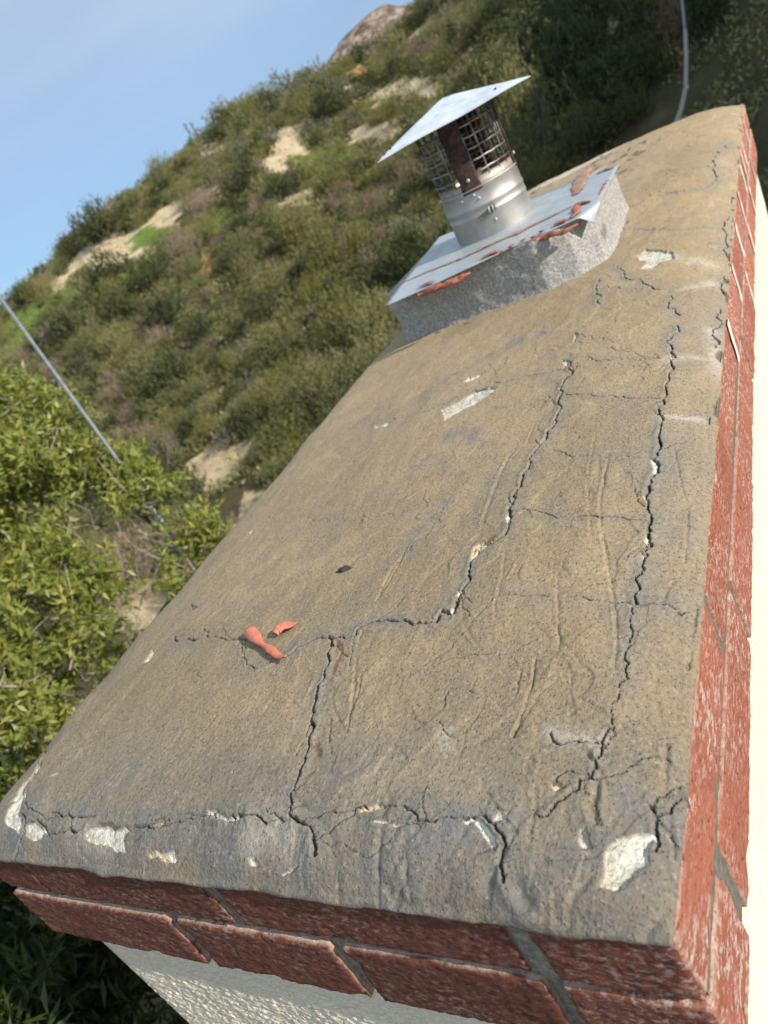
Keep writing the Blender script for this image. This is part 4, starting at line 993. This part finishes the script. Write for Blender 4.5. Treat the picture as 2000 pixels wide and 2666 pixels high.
def shrub_geo(kind, nleaf, seed, H=1.0):
    """unit shrub about 2 wide and H high standing on the origin: feathery sprays on bent stems"""
    rg = np.random.default_rng(seed)
    nl = {'olive': 16, 'dark': 13, 'bright': 14, 'dry': 12, 'grey': 13}[kind]
    lob = rg.normal(size=(nl, 3)); lob /= np.linalg.norm(lob, axis=1)[:, None]; lob[:, 2] = np.abs(lob[:, 2])
    rad = .35+.5*rg.random(nl); C = lob*np.array([.62, .62, .55])*(.55+.6*rg.random(nl))[:, None]; C[:, 2] = .22+C[:, 2]*H
    S = .16+.20*rg.random(nl)
    per = nleaf//nl; parts = []
    # sprays: little groups of leaves sharing a stem direction
    k = 9; ng = max(1, per//k)
    for c, s in zip(C, S):
        u = rg.normal(size=(ng, 3)); u /= np.linalg.norm(u, axis=1)[:, None]; rr = s*(.55+.75*rg.random(ng)**.6)
        g = c+u*rr[:, None]*np.array([1.25, 1.25, 1.0]); g[:, 2] = np.maximum(g[:, 2], .02)
        dirs = u*.6+np.array([0, 0, .75])+rg.normal(size=(ng, 3))*.25
        steps = rg.random((ng, k))*.16
        P = (g[:, None, :]+dirs[:, None, :]*steps[..., None]+rg.normal(size=(ng, k, 3))*.015).reshape(-1, 3)
        tint = np.clip(np.repeat(rg.normal(.45, .16, ng), k)+rg.normal(0, .12, ng*k)+rg.normal(0, .12), 0, 1)
        sz = {'olive': .052, 'dark': .058, 'bright': .055, 'dry': .075, 'grey': .05}[kind]*(1 if nleaf > 2500 else 1.9)
        parts.append(leaves(ng*k, P, sz, {'olive': .36, 'dark': .6, 'bright': .36, 'dry': .10, 'grey': .45}[kind], .7, tint, spread=np.repeat(dirs, k, 0)*.7, rg=rg))
    return merge(parts)
def stems_geo(seed, H=1.0):
    rg = random.Random(seed); b = MB()
    for i in range(9):
        a = rg.uniform(0, 6.28); l = rg.uniform(.35, .7); r = rg.uniform(.012, .022)
        b.tube([(0, 0, -.15), (math.cos(a)*l*.3, math.sin(a)*l*.3, .2*H), (math.cos(a)*l*.75, math.sin(a)*l*.75, .5*H), (math.cos(a+.4)*l, math.sin(a+.4)*l, .75*H)], [r*1.5, r*1.1, r*.7, r*.3], 5)
    return b
PROTO = {}
def proto(kind, v):
    if (kind, v) in PROTO: return PROTO[(kind, v)]
    H = {'olive': .95, 'dark': 1.0, 'bright': 1.1, 'dry': .8, 'grey': .75}[kind]
    V, F, T = shrub_geo(kind, 5200, hash((kind == 'dark', v, len(kind))) % 1000+v*31+len(kind), H)
    me = mesh('foliage', V, F, LEAFM[kind], None, False, {'tint': T}); md = me.data; bpy.data.objects.remove(me)
    s = stems_geo(v*7+len(kind), H).build('stem', bark); sm = s.data; bpy.data.objects.remove(s)
    PROTO[(kind, v)] = (md, sm); return md, sm
DESC = {'olive': ('olive green feathery shrub among the brush on the open hillside', 'olive shrubs on the hillside'),
        'dark': ('dark green rounded shrub among the brush on the open hillside', 'dark shrubs on the hillside'),
        'bright': ('fresher mid green shrub among the brush on the open hillside', 'fresh green shrubs on the hillside'),
        'dry': ('dry brown twiggy shrub among the green brush of the hillside', 'dry shrubs on the hillside'),
        'grey': ('low grey green sage shrub among the hillside brush', 'sage shrubs on the hillside')}
def zone(x, y):
    dx = x-CAM[0]; dy = y-CAM[1]; r = math.hypot(dx, dy); a = math.degrees(math.atan2(dx, dy))
    h = 'at the foot of the slope' if r < 23 else 'low on the slope' if r < 31 else 'halfway up the slope' if r < 41 else 'high on the slope' if r < 51 else 'along the skyline ridge'
    q = 'left of the mast' if a < -50 else 'left of the dirt track' if a < -42 else 'below the dirt track' if a < -34 else 'left of the flue cap' if a < -26 else 'behind the flue cap' if a < -16 else 'in the shaded gully'
    return h+' '+q
WORD = {'olive': 'olive green feathery shrub', 'dark': 'dark green rounded shrub', 'bright': 'fresher green leafy shrub', 'dry': 'dry brown twiggy shrub', 'grey': 'pale sage green shrub'}
def shrub(x, y, s, kind, v=None, label=None, zs=1., sink=.1, group=True):
    v = random.randrange(4) if v is None else v; md, sm = proto(kind, v)
    z = float(ground(x, y))-sink*s
    e = bpy.data.objects.new('hillside_shrub', None); COL.objects.link(e); e.location = (x, y, z); e.rotation_euler = (random.uniform(-.1, .1), random.uniform(-.1, .1), random.uniform(0, 6.28)); e.scale = (s, s, s*zs); e.empty_display_size = .3
    zz = zone(x, y)
    sz = 'small ' if s < .66 else 'big ' if s > 1.0 else ''
    tag(e, label or (sz+WORD[kind]+' '+zz), 'shrub', None if label else sz+WORD[kind]+'s '+zz)
    for nm, d in (('foliage', md), ('stem', sm)):
        o = bpy.data.objects.new(nm, d); COL.objects.link(o); o.parent = e
    return e
def proj(P):
    d = np.asarray(P, float)-CAM; z = d@AF; return 1000+FPX*(d@AR)/z, 1333-FPX*(d@AU)/z, z

placed = []
def special(dx, dy, wpx, kind, label, v=0, zs=1.):
    p = hill_at(dx*K, dy*K)
    if p is None:
        az_ = ray(dx*K, dy*K); t = 58/np.hypot(az_[0], az_[1]); p = CAM+az_*t
    _, _, dep = proj(p); s = wpx*K/FPX*dep*.5/.95
    q = np.array([p[0]-CAM[0], p[1]-CAM[1]]); q /= np.linalg.norm(q)
    shrub(p[0], p[1], s, kind, v, label, zs); placed.append((p[0], p[1], s))
for a in ((235,515,125,'dark','large dark bush standing on the ridge at the left, against the sky',0,1.25), (170,545,80,'dark','smaller dark bush just left of the largest ridge bush',1,1.1),
          (620,425,120,'dark','rounded dark green bush beside the bright sandy track on the slope',2,.9), (375,700,130,'dark','big leafy dark bush in the middle of the lower slope',3,1.0),
          (640,985,150,'bright','fresh green feathery bush right above the crown edge, beside the sandy patch',0,1.1), (460,945,90,'bright','small fresh green bush left of the lower sandy patch',1,1.1),
          (365,1000,120,'dry','greyish brown bare bush right above the near leafy tree',0,1.1), (60,790,80,'dry','reddish brown leafy bush at the left edge beside the metal pole',1,1.0),
          (140,735,110,'grey','pale grey bush below the bright green grass strip',1,1.1), (60,650,70,'dark','dark bush at the left frame edge under the skyline',2,1.2),
          (500,255,60,'dark','dark round bush breaking the skyline near the middle of the ridge',0,1.1), (560,240,70,'dark','broad dark bush on the skyline right of the round one',1,.9),
          (900,560,140,'olive','olive bush directly left of the flashing plate',1,1.1), (1180,395,110,'bright','yellowish green bush seen just behind the flue pipe',2,1.1)):
    special(*a)
cand = []
tries = 0
rg2 = np.random.default_rng(21)
SP = rg2.random((26000, 5))
azs = np.radians(-62+66*SP[:, 0]); rs = np.sqrt(14.5**2+(70**2-14.5**2)*SP[:, 1])
XX = CAM[0]+rs*np.sin(azs); YY = CAM[1]+rs*np.cos(azs)
s_, o_, g_ = masks(XX, YY); grid = {}
def behind(q):   # is there bare soil right behind this spot
    a, b_, c_ = masks(XX+q*np.sin(azs), YY+q*np.cos(azs)); return a | b_
s2_ = behind(2.2); s3_ = behind(4.4) & ((SP[:, 4] < .85) | (azs < R_(-38)))
s3_ |= behind(6.) & (azs < R_(-38)) & (SP[:, 3] > .4)
def near_ok(x, y, s):
    c = (int(x//2), int(y//2))
    for i in (-1, 0, 1):
        for j in (-1, 0, 1):
            for (a, b_, t) in grid.get((c[0]+i, c[1]+j), ()):
                if (a-x)**2+(b_-y)**2 < (.50*(s+t))**2: return False
    return True
for a, b_, t in placed: grid.setdefault((int(a//2), int(b_//2)), []).append((a, b_, t))
for i in range(len(SP)):
    if s_[i] or o_[i] or s2_[i] or s3_[i] or (g_[i] and SP[i, 2] < .93): continue
    s = .50+1.05*SP[i, 3]**2.0
    if g_[i]: s *= .5
    if not near_ok(XX[i], YY[i], s): continue
    grid.setdefault((int(XX[i]//2), int(YY[i]//2)), []).append((XX[i], YY[i], s))
    px, py, dep = proj((XX[i], YY[i], float(ground(XX[i], YY[i]))+s*.5))
    vis = -80 < px < 2080 and -80 < py < 2740
    # hidden behind the chimney
    cx = px/K; cy = py/K
    if cy > 760+(880-cx)*1.147+40 and cx > 0: vis = False
    if cx > 1180 and cy > 470: vis = False
    if vis: cand.append((s/dep, XX[i], YY[i], s, SP[i, 4], rs[i], azs[i]))
cand.sort(reverse=True)
def pick(u, x, y, r, a):
    clump = float(fbm(np.array(x*.09), np.array(y*.09), 4.4, 2))
    if math.degrees(a) > -17 and r < 45: return 'dark' if u < .8 else ('olive' if u < .93 else 'dry')
    q = u+clump*.35
    return 'grey' if q < .10 else 'olive' if q < .52 else 'dark' if q < .78 else 'bright' if q < .91 else 'dry'
NTH = 280
for c in cand[:NTH]:
    k = pick(c[4], c[1], c[2], c[5], c[6]); zs = random.uniform(.7, 1.5)
    if math.degrees(c[6]) > -16 and c[5] < 40: zs *= 1.4
    if math.degrees(c[6]) > -16: shrub(c[1], c[2], c[3]*1.15, k, None, None, zs)
    else: shrub(c[1], c[2], c[3], k, None, None, zs)
# the rest of the brush, beyond what can be counted
SM = {}
parts = {k: [] for k in LEAFM}
for c in cand[NTH:]:
    k = pick(c[4], c[1], c[2], c[5], c[6]); v = random.randrange(3)
    if (k, v) not in SM: SM[(k, v)] = shrub_geo(k, 1300, 400+v*7+len(k))
    V, F, T = SM[(k, v)]; a = random.uniform(0, 6.28); ca, sa = math.cos(a), math.sin(a); s = c[3]
    Q = np.stack([(V[:, 0]*ca-V[:, 1]*sa)*s+c[1], (V[:, 0]*sa+V[:, 1]*ca)*s+c[2], V[:, 2]*s*random.uniform(.85, 1.3)+float(ground(c[1], c[2]))-.1*s], -1)
    parts[k].append((Q, F, np.clip(T+random.uniform(-.18, .18), 0, 1), k))
ks = [k for k in parts if parts[k]]
if ks:
    V = []; F = []; T = []; MI = []; n = 0
    for mi, k in enumerate(ks):
        for (v, f, t, _) in parts[k]: V.append(v); F.append(f+n); T.append(t); MI.append(np.full(len(f), mi)); n += len(v)
    o = mesh('hillside_brush', np.concatenate(V), np.concatenate(F), None, None, False, {'tint': np.concatenate(T)})
    for k in ks: o.data.materials.append(LEAFM[k])
    o.data.polygons.foreach_set('material_index', np.concatenate(MI).astype(np.int32))
    tag(o, 'mixed green and brown brush covering the farther slope and the ridge', 'brush', kind='stuff')
print('shrubs', len(cand), 'stuff', len(cand)-NTH)
# short undergrowth hugging the soil between the shrubs
def undergrowth():
    rg = np.random.default_rng(5); n = 200000
    a = np.radians(-62+64*rg.random(n)); r = np.sqrt(14**2+(64**2-14**2)*rg.random(n)); X = CAM[0]+r*np.sin(a); Y = CAM[1]+r*np.cos(a)
    s, o, g = masks(X, Y); m = ~(s | o) | (rg.random(n) < .08); dens = fbm(X*.5, Y*.5, 7., 4); m &= (dens > -.12) | g
    X = X[m]; Y = Y[m]; g = g[m]; r = r[m]; P = np.stack([X, Y, ground(X, Y)], -1); P[:, 2] += rg.random(len(P))*.12
    V, F, T = leaves(len(P), P, (.10+.16*rg.random(len(P)))*np.where(g, .6, 1.), .35, 1.2, rg=rg)
    gg = g; k = np.repeat(gg, 1)
    o = mesh('undergrowth', V, F, LEAFM['olive'], None, False, {'tint': T}); o.data.materials.append(LEAFM['bright'])
    o.data.materials.append(LEAFM['dry'])
    mi = np.where(k, 1, np.where(rg.random(len(k)) < .10, 2, 0)).astype(np.int32); o.data.polygons.foreach_set('material_index', mi)
    tag(o, 'low grass and herbs covering the soil between the shrubs', 'undergrowth', kind='stuff')
undergrowth()

# near leafy tree on the left ---------------------------------------------
treeleaf = m_leaf('tree_leaf', [(.06, .08, .02), (.15, .185, .036), (.23, .275, .055), (.34, .37, .09), (.46, .38, .09)], .42, .42, .45)
shadeleaf = m_leaf('shade_painted_leaf', [(.010, .018, .005), (.022, .036, .008), (.04, .058, .012), (.07, .09, .02)], .42, .3, .45)  # leaf colour darkened to stand in for the shade over this shrub
twigbark = m_plain('pale_twig_bark', (.22, .18, .15), (.46, .41, .35), 60, .85, .5, .002)
def broadleaf(name, label, lobes, trunk, nspr, leaflen, lm, seed, ntw=90):
    """lobes: (centre, radius); trunk: polyline+radii"""
    rg = np.random.default_rng(seed); base = trunk[0][0]
    e = empty(name, tuple(base), label, 'tree' if 'tree' in label else 'shrub')
    C = np.array([l[0] for l in lobes]); Rr = np.array([l[1] for l in lobes]); wgt = Rr**2; wgt /= wgt.sum()
    li = rg.choice(len(lobes), nspr, p=wgt); u = rg.normal(size=(nspr, 3)); u /= np.linalg.norm(u, axis=1)[:, None]
    rad = rg.random(nspr)**.45; P = C[li]+u*(Rr[li]*rad)[:, None]
    keep = fbm(P[:, 0]*4.5, P[:, 1]*4.5, P[:, 2]*4.5, 2) > -.03; P = P[keep]; u = u[keep]; li = li[keep]; n = len(P)
    d = u*.6+rg.normal(size=(n, 3))*.45+np.array([0, 0, .55]); d /= np.linalg.norm(d, axis=1)[:, None]
    k = 13; sl = leaflen*1.9
    t = (np.arange(k)+.5)/k; Q = P[:, None, :]+d[:, None, :]*(t[None, :, None]*sl)
    ring = rg.normal(size=(n, k, 3)); ld = d[:, None, :]*.75+ring*.55
    tint = np.clip(np.repeat(rg.normal(.46, .17, n), k)+rg.normal(0, .09, n*k)+np.tile(t*.14, n), 0, .86)
    yl = rg.random(n*k) < .012; tint[yl] = 1
    V, F, T = leaves(n*k, Q.reshape(-1, 3), (leaflen*(.65+.6*rg.random(n*k))), rg.choice([.18, .24, .30]), 0, tint, .3, spread=ld.reshape(-1, 3)*1.2, rg=rg)
    f = mesh('foliage', V, F, lm, e, False, {'tint': T})
    b = MB()
    for pts, rr in trunk_lines(trunk): b.tube(pts, rr, 8)
    b.build('trunk', bark, e, True)
    b = MB(); joints = np.array([p for tl in [trunk] for p, _ in tl])
    for i in range(ntw//2):
        c = C[rg.integers(len(C))]; j = c+rg.normal(size=3)*.16; j[2] -= .12
        uu = rg.normal(size=3); uu /= np.linalg.norm(uu); uu[2] = abs(uu[2])*.7; tip = c+uu*Rr[0]*.0+uu*rg.uniform(.5, 1.05)*Rr[rg.integers(len(C))]
        mid = (j+tip)/2+rg.normal(size=3)*.10; q1 = j+(mid-j)*.5+rg.normal(size=3)*.04; q2 = (mid+tip)/2+rg.normal(size=3)*.05
        r = rg.uniform(.002, .0045); b.tube([j, q1, mid, q2, tip], [r*1.8, r*1.3, r, r*.7, r*.3], 5)
    # bare fine twigs in the outer crown
    for i in range(ntw*2):
        q = P[rg.integers(n)]; dd = rg.normal(size=3); dd[2] = abs(dd[2])+.2; dd /= np.linalg.norm(dd); l = rg.uniform(.08, .26)
        b.tube([q-dd*l*.6, q+rg.normal(size=3)*.016, q+dd*l*.6], [.0040, .0030, .0012], 4)
    b.build('branch', twigbark, e, True)
def trunk_lines(tr): return [([p for p, _ in tr], [r for _, r in tr])]
def lb(x, y, d, r): return (at_d(x*K, y*K, d), r)
base = np.array([-3.1, 2.35, -5.6])
L1 = [lb(20,930,4.3,.28), lb(110,985,4.2,.30), lb(215,1020,4.1,.21), lb(265,985,4.1,.10), lb(320,1095,3.95,.19), lb(385,1135,3.9,.13), lb(455,1140,3.8,.09), lb(470,1190,3.8,.08), lb(60,1120,3.9,.38), lb(200,1140,3.9,.30), lb(320,1200,3.8,.20),
      lb(60,1290,3.7,.36), lb(180,1270,3.7,.24), lb(60,1450,3.5,.33), lb(150,1420,3.6,.26), lb(215,1500,3.6,.16), lb(30,1590,3.4,.20), lb(-150,1000,4.4,.55), lb(-200,1250,4.0,.6), lb(-180,1500,3.7,.5), lb(410,1215,3.9,.10)]
broadleaf('leafy_tree', 'bright green leafy tree close on the left, reaching up beside the chimney', L1,
          [(base, .10), (base+[.1, .0, 2.2], .085), (at_d(250*K, 1560*K, 4.2), .06), (at_d(330*K, 1370*K, 4.3), .045), (at_d(390*K, 1270*K, 4.4), .025), (at_d(330*K, 1130*K, 4.1), .014), (at_d(200*K, 1040*K, 4.2), .008)], 8600, .046, treeleaf, 3, 110)
L2 = [lb(20,1830,3.3,.32), lb(100,1830,3.3,.25), lb(60,1960,2.9,.33), lb(160,1980,2.9,.26), lb(80,2120,2.6,.33), lb(200,2130,2.6,.28), lb(300,2220,2.6,.28), lb(-120,1950,3.0,.45), lb(250,2350,2.4,.4), lb(60,2330,2.4,.4), lb(240,2030,3.2,.18)]
broadleaf('leafy_shrub', 'shaded dark leafy shrub beneath the bright tree in the lower left corner', L2,
          [(np.array([-2.1, .55, -5.6]), .06), (np.array([-2.1, .55, -4.0]), .05), (at_d(100*K, 2100*K, 2.8), .03), (at_d(80*K, 1900*K, 3.1), .015)], 2300, .065, shadeleaf, 8, 2)

# metal mast and the drain pipe --------------------------------------------
p0 = at_d(0, 660*K, 4.9); p1 = at_d(245*K, 970*K, 5.0)
mc = at_d(125*K, 815*K, 3.95)
mast = empty('metal_mast', (mc[0], mc[1], -5.6), 'thin grey galvanised mast rising out of the leafy tree at the left', 'pole')
b = MB(); b.tube([(mc[0], mc[1], -5.6), (mc[0], mc[1], 1.6)], .0085, 16)
mg = m_plain('mast_zinc', (.16, .185, .20), (.25, .28, .29), 25, .6, .1, .001, .2)
b.build('mast_tube', mg, mast, True)
b = MB(); b.tube([(mc[0], mc[1], 1.6), (mc[0], mc[1], 1.62)], [.015, .009], 16); b.build('mast_cap', mg, mast, True)
pts = []
for x, y, d in ((1472,-60,26), (1474,0,23), (1480,60,20), (1482,130,17), (1481,190,14.2), (1472,232,12.4), (1462,262,11.2), (1450,300,10)): pts.append(at_d(x*K, y*K, d))
b = MB(); b.tube(pts, [.045, .043, .041, .038, .036, .034, .033, .033], 14)
dp = empty('drain_pipe', tuple(pts[-1]), 'pale grey curved pipe running down the dark brush behind the far corner of the crown', 'pipe')
b.build('pipe_run', m_plain('grey_plastic', (.04, .05, .055), (.08, .092, .10), 8, .4, .2, .002), dp, True)
b = MB()
for i in (2, 4):
    a = Vector(pts[i]); c = Vector(pts[i+1]); t = (c-a).normalized()*.12; b.tube([a-t, a+t], .048 if i == 2 else .042, 14)
    b.build('pipe_coupling', bpy.data.materials['grey_plastic'], dp, True); b = MB()
# two dead flower stalks on the skyline
for k, (x, y, lab) in enumerate(((405, 285, 'left one of two thin dead stalks standing on the skyline'), (419, 283, 'right one of two thin dead stalks standing on the skyline'))):
    d = ray(x*K, y*K); t = 57/np.hypot(d[0], d[1]); p = CAM+d*t; g = float(ground(p[0], p[1])); b = MB()
    b.tube([(p[0], p[1], g-.2), (p[0]+.03, p[1], (g+p[2])/2+.3), (p[0]+.1, p[1], p[2]+.55)], [.05, .045, .03], 6)
    for j in range(5):
        zz = p[2]-.1+.12*j; aa = j*2.2; b.tube([(p[0]+.06, p[1], zz), (p[0]+.06+.16*math.cos(aa), p[1]+.16*math.sin(aa), zz+.14)], [.02, .03], 5)
    tag(b.build('dead_stalk', bark), lab, 'plant stalk')
